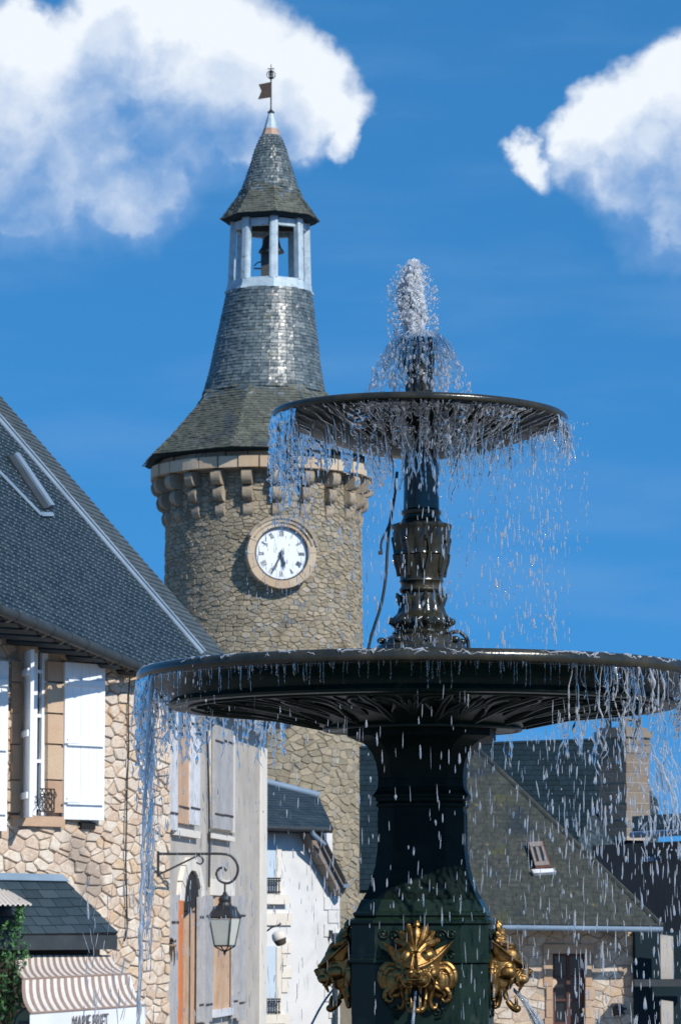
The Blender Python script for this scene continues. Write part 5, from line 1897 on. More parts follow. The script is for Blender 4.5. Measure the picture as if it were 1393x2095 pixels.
for i in range(4):
    a = FROT + i * math.pi / 2
    ca_, sa_ = math.cos(a), math.sin(a)

    def sp(x, y, z):
        return Vector((FX + x * ca_ - y * sa_, FD + x * sa_ + y * ca_, z))
    for sg_ in (-1, 1):
        for (cx, v, r0, turns, st_) in ((47, 1914, 12, 1.5, .2), (68, 1910, 11, 1.4, 2.6), (66, 1955, 12, 1.6, 1.0), (40, 2066, 13, 1.6, 4.4)):
            mb = MB()
            pts = spiral(0, 0, r0, turns, 1, start=st_)
            y = -139.5 if v < 1950 else -138
            path = [sp((sg_ * (cx + px_)) * KF, y * KF, fz(v) + pz_ * KF) for px_, pz_ in pts]
            mb.tube(path, [KF * (3.4 - 2 * t) for t in np.linspace(0, 1, len(path))], 6)
            mb.ell(path[-1], (KF * 4.5, KF * 3, KF * 4.5), 10, 6)
            mb.build('scroll_relief', 'cast_green', ped, smooth=60)
        mb = MB()
        path = [sp(sg_ * x * KF, -138 * KF, fz(v)) for x, v in ((58, 1968), (70, 1985), (76, 2010), (70, 2040), (56, 2062))]
        mb.tube(smooth_path(path), KF * 2.6, 6); mb.build('scroll_relief', 'cast_green', ped, smooth=60)
    for k in range(5):
        mb = MB()
        x = (k - 2) * 24
        mb.ell(sp(x * KF, -103 * KF, fz(1822)), (KF * 11, KF * 5, KF * 10), 10, 6, Matrix.Rotation(a, 3, 'Z'))
        mb.build('leaf_relief', 'cast_iron', shaft_f, smooth=60)

# lower basin
prof_low = [(100, 1484), (150, 1488), (172, 1493), (188, 1497), (196, 1493), (206, 1487), (240, 1476), (300, 1463), (380, 1453), (440, 1448), (490, 1448.5), (506, 1451),
            (517, 1449), (521, 1444), (518, 1440), (512, 1434), (518, 1422), (536, 1410), (556, 1402), (566, 1400), (574, 1398), (580, 1393), (583, 1386), (581, 1379), (575, 1374), (566, 1372), (558, 1375), (552, 1384), (500, 1392), (300, 1400), (60, 1404)]
LB = [(h * KF, fz(v)) for h, v in prof_low]
mb = MB(); mb.lathe(LB, 160, c0)
lowb = mb.build('lower_basin', 'cast_iron', fo, smooth=35)
mb = MB(); mb.lathe([(h * KF, fz(1376.5)) for h in (565, 300, 60)], 96, c0, cap=False)
wl_ = mb.build('basin_water', 'water', fo, smooth=60)


def torus(mb, rmaj, v, rmin, n=160, m=14, fx=FX, sq=1.0):
    for_ = []
    pts, fcs = [], []
    for i in range(n):
        a = 2 * math.pi * i / n
        for k in range(m):
            b = 2 * math.pi * k / m
            rr_ = (rmaj + rmin * math.cos(b)) * KF
            pts.append((rr_ * math.sin(a), -rr_ * math.cos(a), rmin * sq * KF * math.sin(b)))
    for i in range(n):
        for k in range(m):
            fcs.append((i * m + k, ((i + 1) % n) * m + k, ((i + 1) % n) * m + (k + 1) % m, i * m + (k + 1) % m))
    mb.add(pts, fcs)


mb = MB(); torus(mb, 570.5, 0, 14.2); mb.v = [tuple(Vector(p) + Vector((FX, FD, fz(1385.5)))) for p in mb.v]
mb.build('rim', 'cast_olive', lowb, smooth=60)


def under(h):       # height of the lower bowl's underside at radius h (photo pixels)
    xs = [100, 150, 188, 206, 240, 300, 380, 440, 490]
    vs_ = [1484, 1488, 1497, 1487, 1476, 1463, 1453, 1448, 1448.5]
    return fz(float(np.interp(h, xs, vs_)))


def up_(h, a, lift=1.5):
    return Vector((FX + h * KF * math.sin(a), FD - h * KF * math.cos(a), under(h) - lift * KF))


for i in range(16):
    a0 = i * 2 * math.pi / 16 + .1
    mb = MB()
    for sg_ in (-1, 1):
        path = [up_(h, a0 + sg_ * da, 1) for h, da in ((225, 0), (270, .05), (320, .10), (370, .12), (405, .085), (410, .04), (390, .02), (372, .045), (378, .07))]
        mb.tube(smooth_path(path, 3), [KF * (7 - 4 * t) for t in np.linspace(0, 1, 25)], 6)
        path = [up_(h, a0 + sg_ * da, 1) for h, da in ((300, .09), (330, .15), (380, .165), (430, .15), (455, .11))]
        mb.tube(smooth_path(path, 3), [KF * (5 - 3 * t) for t in np.linspace(0, 1, 13)], 6)
    mb.tube([up_(h, a0, 2) for h in (212, 260, 330, 420, 462)], [KF * q for q in (5, 9, 7, 8, 3)], 7)
    mb.build('leaf_relief', 'cast_iron', lowb, smooth=60)
    mb = MB()
    am = a0 + math.pi / 16
    for k in range(5):
        d = (k - 2) * .028
        mb.tube([up_(h, am + d * f, 1.5) for h, f in ((250, .3), (300, .8), (345, 1.2), (375, 1.5))], [KF * q for q in (2, 4.5, 5, 2)], 6)
    mb.build('shell_relief', 'cast_iron', lowb, smooth=60)
for hh2, vv2, w2 in ((476, 1449.5, 3), (200, 1492, 4)):
    mb = MB(); mb.tube([(FX + hh2 * KF * math.sin(t), FD - hh2 * KF * math.cos(t), fz(vv2 + 1.5)) for t in np.linspace(0, 2 * math.pi, 121)], KF * w2, 6); mb.build('bead_ring', 'cast_iron', lowb, smooth=60)

# upper stem: plinth, baluster, vase and pipe
FX2 = PX(862, 1200, FD)
c1 = (FX2, FD, 0)
mb = MB()
mb.section(pr([(92, 1404), (92, 1324), (90, 1321), (82, 1319), (82, 1309), (72, 1304), (66, 1301)]), [(math.cos(t), math.sin(t)) for t in np.linspace(0, 2 * math.pi, 25)[:-1]], c1)
mb.build('stem_plinth', 'cast_olive', fo, smooth=30)


def ribs(n, amp, z0, z1):
    def f(a, z):
        if z0 < z < z1:
            w = math.sin(math.pi * (z - z0) / (z1 - z0))
            return 1 + amp * w * (abs(math.sin(n * a / 2)) - .5)
        return 1
    return f


mb = MB()
zz = [(60, 1301), (62, 1296), (56, 1291), (57, 1286), (62, 1278), (62, 1270), (58, 1263), (50, 1255), (45, 1243), (42, 1228), (41, 1215), (44, 1213), (46, 1208), (44, 1203), (42, 1201), (43, 1194), (46, 1190), (44, 1186), (46, 1176), (49, 1160), (52, 1145), (53, 1138), (56, 1136), (54, 1131), (57, 1112), (60, 1092), (61, 1084), (63, 1080), (63, 1075), (58, 1073), (44, 1069), (39, 1062), (38, 1056), (41, 1052), (41, 1046), (37, 1042), (36, 1000), (36, 940), (40, 935), (52, 930)]
dense = []
for i in range(len(zz) - 1):
    m_ = max(1, int(abs(zz[i + 1][1] - zz[i][1]) / 4))
    for k in range(m_):
        t = k / m_
        dense.append((zz[i][0] + (zz[i + 1][0] - zz[i][0]) * t, zz[i][1] + (zz[i + 1][1] - zz[i][1]) * t))
dense.append(zz[-1])
f1_, f2_ = ribs(12, .10, fz(1262), fz(1218)), ribs(10, .12, fz(1186), fz(1086))
f3_ = ribs(16, .12, fz(1286), fz(1262))
mb.lathe([(h * KF, fz(v)) for h, v in dense], 96, c1, mod=lambda a, z: f1_(a, z) * f2_(a, z) * f3_(a, z))
stem = mb.build('stem', 'cast_olive', fo, smooth=40)
for i in range(8):
    a = i * math.pi / 4 + .15

    def vp(h, v, da=0):
        return Vector((FX2 + h * KF * math.sin(a + da), FD - h * KF * math.cos(a + da), fz(v)))
    mb = MB()
    mb.tube(smooth_path([vp(47, 1180), vp(51, 1160, .05), vp(55, 1140, .12), vp(58, 1120, .1), vp(60, 1102, .0), vp(58, 1112, -.12), vp(55, 1126, -.08)], 3), [KF * (4.5 - 2.5 * t) for t in np.linspace(0, 1, 19)], 6)
    mb.tube([vp(48, 1172, -.1), vp(53, 1150, -.16), vp(58, 1134, -.2)], [KF * 3, KF * 5, KF * 1.5], 6)
    mb.ell(vp(57, 1106), (KF * 6, KF * 5, KF * 7), 8, 6)
    mb.tube([vp(44, 1240), vp(48, 1222), vp(52, 1214)], [KF * 4, KF * 6, KF * 2], 6)
    mb.ell(vp(63, 1272), (KF * 8, KF * 6, KF * 8), 8, 6)
    mb.ell(vp(84, 1312), (KF * 9, KF * 6, KF * 7), 8, 6)
    lf = mb.build('leaf_relief', 'cast_olive', stem, smooth=60, kind='stuff')
mb = MB()
mb.tube(smooth_path([(FX2 + h * KF, FD - 30 * KF, fz(v)) for h, v in ((58, 1297), (74, 1295), (87, 1304), (94, 1320), (95, 1372))]), KF * 4, 8)
mb.build('overflow_pipe', 'iron', fo, smooth=60)

# upper basin, very slightly out of level
prof_up = [(34, 938), (60, 934), (110, 925), (160, 913), (200, 900), (240, 885), (270, 873), (290, 866), (299, 864), (304, 860), (305, 855), (302, 850), (296, 848), (289, 850), (284, 856), (200, 866), (60, 880), (20, 882)]
tilt = Matrix.Rotation(R(.9), 3, 'Y')
mb = MB()
dn = []
for i in range(len(prof_up) - 1):
    for k in range(2):
        t = k / 2
        dn.append((prof_up[i][0] * (1 - t) + prof_up[i + 1][0] * t, prof_up[i][1] * (1 - t) + prof_up[i + 1][1] * t))
dn.append(prof_up[-1])
zc = fz(858)
FX3 = PX(858, 900, FD)
mb.lathe([(h * KF, fz(v) - zc) for h, v in dn], 128, (0, 0, 0))
mb.v = [tuple(tilt @ Vector(p) + Vector((FX3, FD, zc))) for p in mb.v]
upb = mb.build('upper_basin', 'cast_iron', fo, smooth=40)
mb = MB(); mb.lathe([(h * KF, fz(851.5) - zc) for h in (288, 150, 20)], 96, (0, 0, 0), cap=False)
mb.v = [tuple(tilt @ Vector(p) + Vector((FX3, FD, zc))) for p in mb.v]
mb.build('basin_water', 'water', fo, smooth=60)
mb = MB(); torus(mb, 297.5, 0, 8.6, 128, 12); mb.v = [tuple(tilt @ Vector(p) + Vector((FX3, FD, zc + (fz(855.5) - zc)))) for p in mb.v]
mb.build('rim', 'cast_olive', upb, smooth=60)
# nozzle
FX4 = PX(857, 760, FD)
nz_ = [(30, 882), (30, 838), (26, 834), (25, 815), (26, 790), (28, 770), (27, 766), (30, 764), (31, 745), (33, 725), (34, 712), (37, 708), (38, 700), (36, 694), (30, 693), (26, 697), (22, 712)]
nd = []
for i in range(len(nz_) - 1):
    m_ = max(1, int(abs(nz_[i + 1][1] - nz_[i][1]) / 4))
    for k in range(m_):
        t = k / m_
        nd.append((nz_[i][0] + (nz_[i + 1][0] - nz_[i][0]) * t, nz_[i][1] + (nz_[i + 1][1] - nz_[i][1]) * t))
nd.append(nz_[-1])
g1, g2 = ribs(9, .22, fz(832), fz(768)), ribs(9, .2, fz(764), fz(708))
mb = MB(); mb.lathe([(h * KF, fz(v)) for h, v in nd], 72, (FX4, FD, 0), mod=lambda a, z: g1(a, z) * g2(a, z)); mb.build('nozzle', 'cast_olive', fo, smooth=50)

# hose hanging beside the stem
hs = MB()
hs.tube(smooth_path([P(u, v, 11.86) for u, v in ((812, 965), (808, 1005), (802, 1045), (796, 1080), (792, 1130), (789, 1180), (780, 1235), (766, 1280), (757, 1310), (751, 1345), (747, 1372))]), KF * 3.0, 8)
hose = thing('water_hose', P(751, 1345, 11.86), 'thin black hose hanging beside the stem between the two basins', 'hose')
hs.build('hose', 'iron', hose, smooth=60)
mb = MB()
mb.tube(smooth_path([P(u, v, 11.85) for u, v in ((803, 1038), (800, 1060), (792, 1082), (783, 1100), (779, 1115), (780, 1128))]), KF * 2.2, 6)
mb.box(P(778, 1131, 11.85), (KF * 9, KF * 6, KF * 7)); mb.build('plug_lead', 'iron', hose, smooth=60)

# ---- gilded beast heads (photo pixels: x right, z up from the nose, d outwards)
hm = MB()


def hp(x, z, d):
    return Vector((x, -d, z))


def he_(x, z, d, rx, rz, rd, rot=None):
    hm.ell(hp(x, z, d), (rx, rd, rz), 16, 10, rot)


def ht(pts, rads, flat=1.0, n=8):
    p = smooth_path([hp(*q) for q in pts], 4)
    rr_ = np.interp(np.linspace(0, 1, len(p)), np.linspace(0, 1, len(rads)), rads)
    hm.tube(p, list(rr_), n, flat=flat)


def hull(pts):
    import bmesh
    bm_ = bmesh.new()
    for q in pts:
        bm_.verts.new(hp(*q))
    bmesh.ops.convex_hull(bm_, input=bm_.verts)
    bmesh.ops.delete(bm_, geom=[v for v in bm_.verts if not v.link_faces], context='VERTS')
    bm_.verts.index_update()
    hm.add([v.co.copy() for v in bm_.verts], [tuple(v.index for v in f.verts) for f in bm_.faces])
    bm_.free()


hull([(x, z, d) for x in (-46, 46) for z, d in ((-12, 0), (40, 0), (-6, 16), (34, 18))] + [(x, z, d) for x in (-27, 27) for z, d in ((-8, 52), (18, 52))] + [(-16, 52, 30), (16, 52, 30)])
hull([(x, z, d) for x in (-26, 26) for z, d in ((10, 36), (-22, 34))] + [(x, z, d) for x in (-15, 15) for z, d in ((8, 76), (-12, 78), (-21, 66))])
for s in (-1, 1):
    hull([(s * 22, 10, 4), (s * 42, 10, 4), (s * 42, -28, 4), (s * 33, 8, 40), (s * 29, -26, 42), (s * 22, -28, 40), (s * 26, -46, 22), (s * 20, -44, 10), (s * 32, -50, 4), (s * 20, -30, 4)])
he_(0, 10, 12, 44, 42, 24)
he_(0, 14, 34, 26, 30, 30)
for s in (-1, 1):
    # smooth forehead plate: from the bridge of the nose up to the crown and out to the ear tip, its lower edge the frowning brow
    hull([(s * 2, 11, 73), (s * 7, 17, 74), (s * 3, 40, 60), (s * 10, 50, 50), (s * 24, 52, 44), (s * 34, 40, 44), (s * 14, 15, 70), (s * 30, 22, 55), (s * 40, 28, 44), (s * 20, 30, 20), (s * 40, 40, 14)])
    he_(s * 19, 33, 38, 23, 18, 24, Matrix.Rotation(s * R(-20), 3, 'Y'))
    hull([(s * 28, 24, 54), (s * 36, 46, 36), (s * 50, 54, 20), (s * 71, 64, 7), (s * 60, 44, 9), (s * 46, 24, 22), (s * 40, 26, 8)])    # ear
    ht([(s * 5, 12.5, 75), (s * 15, 15.5, 71), (s * 30, 23, 57), (s * 44, 35, 42), (s * 58, 50, 24), (s * 71, 64, 7)], [3.2, 3.6, 3.4, 3.2, 2.8, 1.2])
    he_(s * 16, 7, 63, 5.4, 4.6, 5)                                            # eye
    ht([(s * 8, 2.5, 64), (s * 16, 1, 63), (s * 25, 7, 54)], [2.2, 2.6, 1.8])
    he_(s * 33, 1, 34, 14, 14, 19)                                               # cheek
    he_(s * 30, 14, 34, 10, 9, 14)
    he_(s * 11, -13, 60, 14, 11, 17)                                             # lip pad
    ht([(s * 17, 5, 64), (s * 25, -4, 58), (s * 26, -15, 53), (s * 18, -24, 56), (s * 6, -25, 66)], [2.6, 3.8, 4, 3.4, 2.4])
    ht([(s * 21, 2, 56), (s * 33, -10, 46), (s * 34, -22, 40), (s * 28, -32, 36)], [2.6, 3.6, 3.6, 3])
    he_(s * 8, 3, 80, 6, 4.6, 5)                                                 # nostril
    # flat mane: a low plate with striped C-shaped locks
    he_(s * 54, -6, 4, 20, 27, 8)
    he_(s * 46, -16, 10, 16, 24, 10)
    he_(s * 46, -34, 3, 18, 16, 6)
    ht([(s * 42, 18, 9), (s * 58, 20, 7), (s * 71, 8, 6), (s * 74, -12, 6), (s * 68, -30, 7)], [4.5, 6, 7, 6, 3])
    ht([(s * 42, 9, 13), (s * 56, 10, 11), (s * 65, -3, 10), (s * 66, -20, 9), (s * 59, -36, 9)], [4, 5, 5.6, 5, 2.4])
    ht([(s * 44, 0, 15), (s * 53, 0, 13), (s * 58, -11, 12), (s * 57, -25, 11), (s * 51, -36, 10)], [3.5, 4, 4.5, 4, 2])
    ht([(s * 34, -18, 18), (s * 48, -24, 13), (s * 62, -36, 9), (s * 64, -48, 8), (s * 55, -55, 9), (s * 47, -49, 10)], [4, 5.5, 6, 5.5, 4.5, 2.5])
    ht([(s * 33, -24, 20), (s * 45, -32, 14), (s * 54, -42, 10), (s * 49, -48, 10)], [4, 4.5, 4, 2])
    ht([(s * 28, -22, 24), (s * 28, -38, 20), (s * 25, -54, 16), (s * 30, -67, 12), (s * 37, -66, 10), (s * 38, -58, 10)], [5, 5.5, 5.5, 5, 4, 2])
    # jaw
    ht([(s * 24, -20, 30), (s * 19, -38, 28), (s * 17, -56, 34), (s * 13, -69, 44), (s * 0, -73, 52)], [6, 4.5, 5, 6.5, 8])
    ht([(s * 9, -21, 64), (s * 10, -30, 60), (s * 10.5, -41, 55)], [4, 3, .6])
    ht([(s * 8.5, -66, 51), (s * 9, -55, 51), (s * 9.5, -45, 49)], [4, 3, .6])
he_(0, -1, 62, 17, 12, 21)
hull([(-11, 10, 70), (11, 10, 70), (-14, -2, 82), (14, -2, 82), (-9, 7, 83), (9, 7, 83), (-8, -8, 80), (8, -8, 80), (0, 16, 60), (-12, 0, 60), (12, 0, 60)])
he_(0, -72, 52, 12, 8, 9)
for i, (x, zt_) in enumerate(((0, 101), (-17, 94), (18, 93), (-31, 79), (32, 80), (-40, 64), (41, 65))):
    ht([(x * .12, 42, 54), (x * .42, 56, 42), (x * .75, 56 + (zt_ - 56) * .55, 24), (x, zt_, 15), (x * 1.06, zt_ - 2, 21)], [6, 8, 9.5, 7, 1.5], n=8)
src = bpy.data.objects.new('tmp_head', hm.mesh('tmp_head', 'gold'))
col.objects.link(src)
md = src.modifiers.new('r', 'REMESH'); md.mode = 'VOXEL'; md.voxel_size = .85
ms = src.modifiers.new('s', 'SMOOTH'); ms.factor = .5; ms.iterations = 2
dg = bpy.context.evaluated_depsgraph_get()
head = bpy.data.meshes.new_from_object(src.evaluated_get(dg))
bpy.data.objects.remove(src)
head.name = 'beast_head'
head.materials.clear(); head.materials.append(MT['gold'])
head.transform(Matrix.Scale(KF, 4))
head.shade_smooth()
hz = fz(1990)
for i, lab in ((0, 'front gilded beast head with open jaws'), (1, 'right gilded beast head seen in profile'), (3, 'left gilded beast head seen in profile'), (2, None)):
    a = FROT + i * math.pi / 2
    ob = bpy.data.objects.new('beast_head', head)
    col.objects.link(ob)
    ob.parent = fo
    ob.location = Vector((FX + 137 * KF * math.sin(a), FD - 137 * KF * math.cos(a), hz)) - FB
    ob.rotation_euler = (0, 0, a)
    if lab:
        ob['label'] = lab
# ------------------------------------------------------------------ water
t_ = (1 + 5 ** .5) / 2
ICO_V = np.array([(-1, t_, 0), (1, t_, 0), (-1, -t_, 0), (1, -t_, 0), (0, -1, t_), (0, 1, t_), (0, -1, -t_), (0, 1, -t_), (t_, 0, -1), (t_, 0, 1), (-t_, 0, -1), (-t_, 0, 1)], float)
ICO_V /= np.linalg.norm(ICO_V[0])
ICO_F = [(0, 11, 5), (0, 5, 1), (0, 1, 7), (0, 7, 10), (0, 10, 11), (1, 5, 9), (5, 11, 4), (11, 10, 2), (10, 7, 6), (7, 1, 8), (3, 9, 4), (3, 4, 2), (3, 2, 6), (3, 6, 8), (3, 8, 9), (4, 9, 5), (2, 4, 11), (6, 2, 10), (8, 6, 7), (9, 8, 1)]


def subdivide(V, Fc):
    V = [tuple(v) for v in V]
    cache, out = {}, []

    def mid(a, b):
        k = (min(a, b), max(a, b))
        if k not in cache:
            m = (np.array(V[a]) + np.array(V[b])); m /= np.linalg.norm(m)
            V.append(tuple(m)); cache[k] = len(V) - 1
        return cache[k]
    for a, b, c in Fc:
        ab, bc, ca = mid(a, b), mid(b, c), mid(c, a)
        out += [(a, ab, ca), (b, bc, ab), (c, ca, bc), (ab, bc, ca)]
    return np.array(V), np.array(out)


SV, SF = subdivide(ICO_V, ICO_F)


def drop_mesh(D):
    """D rows: x y z rx rz leanx leany  ->  verts, tri faces; each drop an uneven drawn-out blob"""
    D = np.asarray(D, float)
    n = len(D)
    V = np.repeat(SV[None], n, 0)
    wob = 1 + .32 * (rng.random((n, len(SV), 1)) - .5)
    V = V * wob
    tail = 1 - .30 * V[:, :, 2:3] * np.sign(rng.random((n, 1, 1)) - .25)
    xy = V[:, :, :2] * D[:, None, 3:4] * tail
    z = V[:, :, 2] * D[:, None, 4]
    x = xy[:, :, 0] + z * D[:, None, 5] + D[:, None, 0]
    y = xy[:, :, 1] + z * D[:, None, 6] + D[:, None, 1]
    z = z + D[:, None, 2]
    VV = np.stack([x, y, z], -1).reshape(-1, 3)
    FF = (SF[None] + (np.arange(n) * len(SV))[:, None, None]).reshape(-1, 3)
    return VV, FF


NS = 6


def strand_mesh(S):
    """S: list of (path (m,3), radii (m)) -> verts, quad faces"""
    Vs, Fs, o = [], [], 0
    ang = np.arange(NS) * 2 * np.pi / NS
    for path, rad in S:
        path = np.asarray(path); rad = np.asarray(rad)
        m = len(path)
        T = np.gradient(path, axis=0)
        T /= np.linalg.norm(T, axis=1)[:, None] + 1e-12
        ref = np.where(np.abs(T[:, 2:3]) < .9, np.array([[0, 0, 1.]]), np.array([[0, 1., 0]]))
        A = np.cross(T, ref); A /= np.linalg.norm(A, axis=1)[:, None] + 1e-12
        B = np.cross(A, T)
        ring_ = path[:, None, :] + rad[:, None, None] * (A[:, None, :] * np.cos(ang)[None, :, None] + B[:, None, :] * np.sin(ang)[None, :, None])
        Vs.append(ring_.reshape(-1, 3))
        i = np.arange(NS); j = (i + 1) % NS
        for k in range(m - 1):
            Fs.append(np.stack([k * NS + i, k * NS + j, (k + 1) * NS + j, (k + 1) * NS + i], 1) + o)
        o += m * NS
    return np.concatenate(Vs), np.concatenate(Fs)


def water_obj(name, V, Fc, material, label, loc):
    ob = fast_mesh(name, V, Fc, material, loc)
    tag(ob, label, 'water', kind='stuff')
    return ob


def noise1(n, k=5, amp=1.0):
    c = rng.normal(0, 1, k)
    return amp * np.interp(np.linspace(0, k - 1, n), np.arange(k), c)


def fall(start, vh, length, n=18, wav=.004, r0=.004, bead=True):
    """a thread of falling water: start point, horizontal velocity (m/s), length of the fall"""
    s = np.linspace(0, 1, n)
    dz = length * s
    tt = np.sqrt(2 * dz / 9.8)
    p = np.zeros((n, 3))
    k = max(4, int(length / .03))
    wx, wy = noise1(n, k, wav) * s ** .5, noise1(n, k, wav) * s ** .5
    p[:, 0] = start[0] + vh[0] * tt + wx
    p[:, 1] = start[1] + vh[1] * tt + wy
    p[:, 2] = start[2] - dz
    rr_ = r0 * (.65 + .5 * rng.random() + np.clip(noise1(n, max(5, int(length / .018)), .38), -.5, .8))
    if bead:
        rr_ *= np.where(s > .5, .7 + .5 * np.sin(s * 40 + rng.random() * 6), 1)
    rr_ = np.clip(rr_, r0 * .12, None)
    rr_[0] *= .5
    rr_[-1] = r0 * .05
    return p, rr_


def rim_pt(h, a, v, cx=None, lift=0.0):
    cx = FX if cx is None else cx
    return np.array((cx + h * KF * math.sin(a), FD - h * KF * math.cos(a), fz(v) + lift))


def up_pt(h, a, v):      # on the tilted upper basin
    q = tilt @ Vector((h * KF * math.sin(a), -h * KF * math.cos(a), fz(v) - zc))
    return np.array((FX3 + q.x, FD + q.y, zc + q.z))


UH = [60, 110, 160, 200, 240, 270, 290, 299, 304]
UV = [934, 925, 913, 900, 885, 873, 866, 864, 860]


def uni(a, b):
    return float(rng.uniform(a, b))


def drops_on_ring(n, ub, vb, rad_px, cx_u, wpx, lpx, front=.65, lean=.06):
    out = []
    for _ in range(n):
        u, v = uni(*ub), uni(*vb)
        h = (u - cx_u) / rad_px
        h = max(-.999, min(.999, h))
        d = math.sqrt(1 - h * h) * rad_px * KF
        y = FD - d * (1 if rng.random() < front else -1) + rng.normal(0, .05)
        q = P(u, v, y)
        w = uni(*wpx) * KF * .5 * (.27 + .6 * rng.random() ** 3)
        ln = max(w * 1.1, uni(*lpx) * KF * .5 * (.5 + 1.0 * rng.random()))
        out.append((q.x, q.y, q.z, w, ln, rng.normal(0, lean), rng.normal(0, lean)))
    return out


def noise2(nx, ny, kx, ky):
    g_ = rng.normal(0, 1, (kx + 2, ky + 2))
    xi, yi = np.linspace(0, kx, nx), np.linspace(0, ky, ny)
    x0, y0 = np.minimum(xi.astype(int), kx), np.minimum(yi.astype(int), ky)
    fx_, fy_ = (xi - x0)[:, None], (yi - y0)[None, :]
    fx_, fy_ = fx_ * fx_ * (3 - 2 * fx_), fy_ * fy_ * (3 - 2 * fy_)
    a = g_[x0][:, y0]; b = g_[x0 + 1][:, y0]; c = g_[x0][:, y0 + 1]; d = g_[x0 + 1][:, y0 + 1]
    return (a * (1 - fx_) + b * fx_) * (1 - fy_) + (c * (1 - fx_) + d * fx_) * fy_


def sheet_mesh(na, nz, pos, nrm, keep, thick):
    """closed thin sheet of water: pos, nrm (na,nz,3), keep (na-1,nz-1) cells, thick (na,nz)"""
    idx = np.arange(na * nz).reshape(na, nz)
    Vf = (pos + nrm * thick[..., None] * .5).reshape(-1, 3)
    Vb = (pos - nrm * thick[..., None] * .5).reshape(-1, 3)
    n = na * nz
    Fs, edges = [], {}
    for i in range(na - 1):
        for j in range(nz - 1):
            if keep[i, j]:
                q = (idx[i, j], idx[i + 1, j], idx[i + 1, j + 1], idx[i, j + 1])
                Fs.append(q)
                Fs.append((q[3] + n, q[2] + n, q[1] + n, q[0] + n))
                for k in range(4):
                    e = (q[k], q[(k + 1) % 4])
                    if (e[1], e[0]) in edges:
                        del edges[(e[1], e[0])]
                    else:
                        edges[e] = 1
    for (a, b) in edges:
        Fs.append((b, a, a + n, b + n))
    Fs = np.array(Fs)
    used = np.unique(Fs)
    mp = np.zeros(2 * n, int); mp[used] = np.arange(len(used))
    return np.concatenate([Vf, Vb])[used], mp[Fs]


def veil(start_fn, a0, a1, length, na, nz, ragged, hole, out_v=.03, ripple=.004):
    A = np.radians(np.linspace(a0, a1, na))
    s = np.linspace(0, 1, nz)
    pos = np.zeros((na, nz, 3))
    rp = (noise2(na, nz, max(4, na // 4), max(4, nz // 5)) + .6 * noise2(na, nz, na // 2, nz // 3)) * ripple
    side = noise2(na, nz, na // 5, nz // 8) * ripple
    for i, a in enumerate(A):
        p0 = start_fn(a)
        dz = length * s
        tt = np.sqrt(2 * dz / 9.8)
        rad_ = out_v * tt + rp[i] * np.minimum(1, s * 8)
        pos[i, :, 0] = p0[0] + rad_ * math.sin(a) + side[i] * math.cos(a) * s
        pos[i, :, 1] = p0[1] - rad_ * math.cos(a) + side[i] * math.sin(a) * s
        pos[i, :, 2] = p0[2] - dz
    nr = np.zeros_like(pos)
    nr[..., 0] = np.sin(A)[:, None]; nr[..., 1] = -np.cos(A)[:, None]
    edge = .45 + .35 * noise2(na, 2, max(3, na // 6), 1)[:, 0] * ragged + .2 * noise2(na, 2, na // 2, 1)[:, 0] * ragged
    hol = noise2(na, nz, max(4, na // 3), max(3, nz // 7)) + .5 * noise2(na, nz, na // 2, nz // 3)
    S_ = s[None, :]
    ok = (S_ < edge[:, None]) & (hol < hole + 1.6 * (1 - S_ / np.maximum(edge[:, None], .05)))
    thick = .0018 + .0016 * np.abs(noise2(na, nz, na // 2, nz // 4))
    return sheet_mesh(na, nz, pos, nr, ok[:-1, :-1], thick)


# --- jet above the nozzle
top = PZ(692, FD)
jet_s, jet_d, froth = [], [], []
jc = np.interp
for i in range(80):
    v0 = uni(575, 705); v1 = v0 - uni(25, 70)
    n = 12
    vv = np.linspace(v0, max(v1, 548), n)
    w = np.interp(vv, [535, 555, 580, 620, 660, 700], [4, 14, 22, 27, 24, 20])
    cx_ = np.interp(vv, [535, 600, 700], [846, 843, 850])
    a, rr0 = uni(0, 6.28), math.sqrt(rng.random())
    px_ = cx_ + w * rr0 * math.cos(a) + noise1(n, 6, 2.5)
    py_ = FD + KF * (w * rr0 * math.sin(a))
    path = np.array([tuple(P(px_[k], vv[k], py_[k])) for k in range(n)])
    rad_ = KF * np.clip(uni(3.5, 8.0) * (.8 + noise1(n, 9, .4)), .5, None)
    rad_[0] = rad_[-1] = KF * .2
    jet_s.append((path, rad_))
for i in range(3600):
    v = 700 - 168 * rng.random() ** .8
    w = np.interp(v, [530, 545, 575, 620, 660, 700], [5, 20, 31, 39, 37, 31])
    cx_ = np.interp(v, [530, 600, 700], [846, 840, 849])
    u = cx_ + rng.normal(0, .52) * w + (uni(-22, -5) if rng.random() < .08 and v > 590 else 0)
    q = P(u, v, FD + rng.normal(0, .5) * w * KF)
    s_ = KF * uni(.4, 2.2) * (1.2 - .5 * rng.random()) * (1.25 if abs(u - cx_) < .4 * w else .8)
    row_ = (q.x, q.y, q.z, s_, s_ * uni(.8, 2.2), rng.normal(0, .3), rng.normal(0, .3))
    (froth if rng.random() < .7 and abs(u - cx_) < .95 * w else jet_d).append(row_)
for i in range(170):      # thrown to the sides at the crown
    v = uni(545, 690)
    u = 845 + rng.choice([-1, 1]) * uni(20, 52) * (1 if v > 570 else .6)
    q = P(u, v, FD + rng.normal(0, .03))
    s_ = KF * uni(.8, 3.2)
    jet_d.append((q.x, q.y, q.z, s_, s_ * uni(1, 2.4), rng.normal(0, .4), 0))
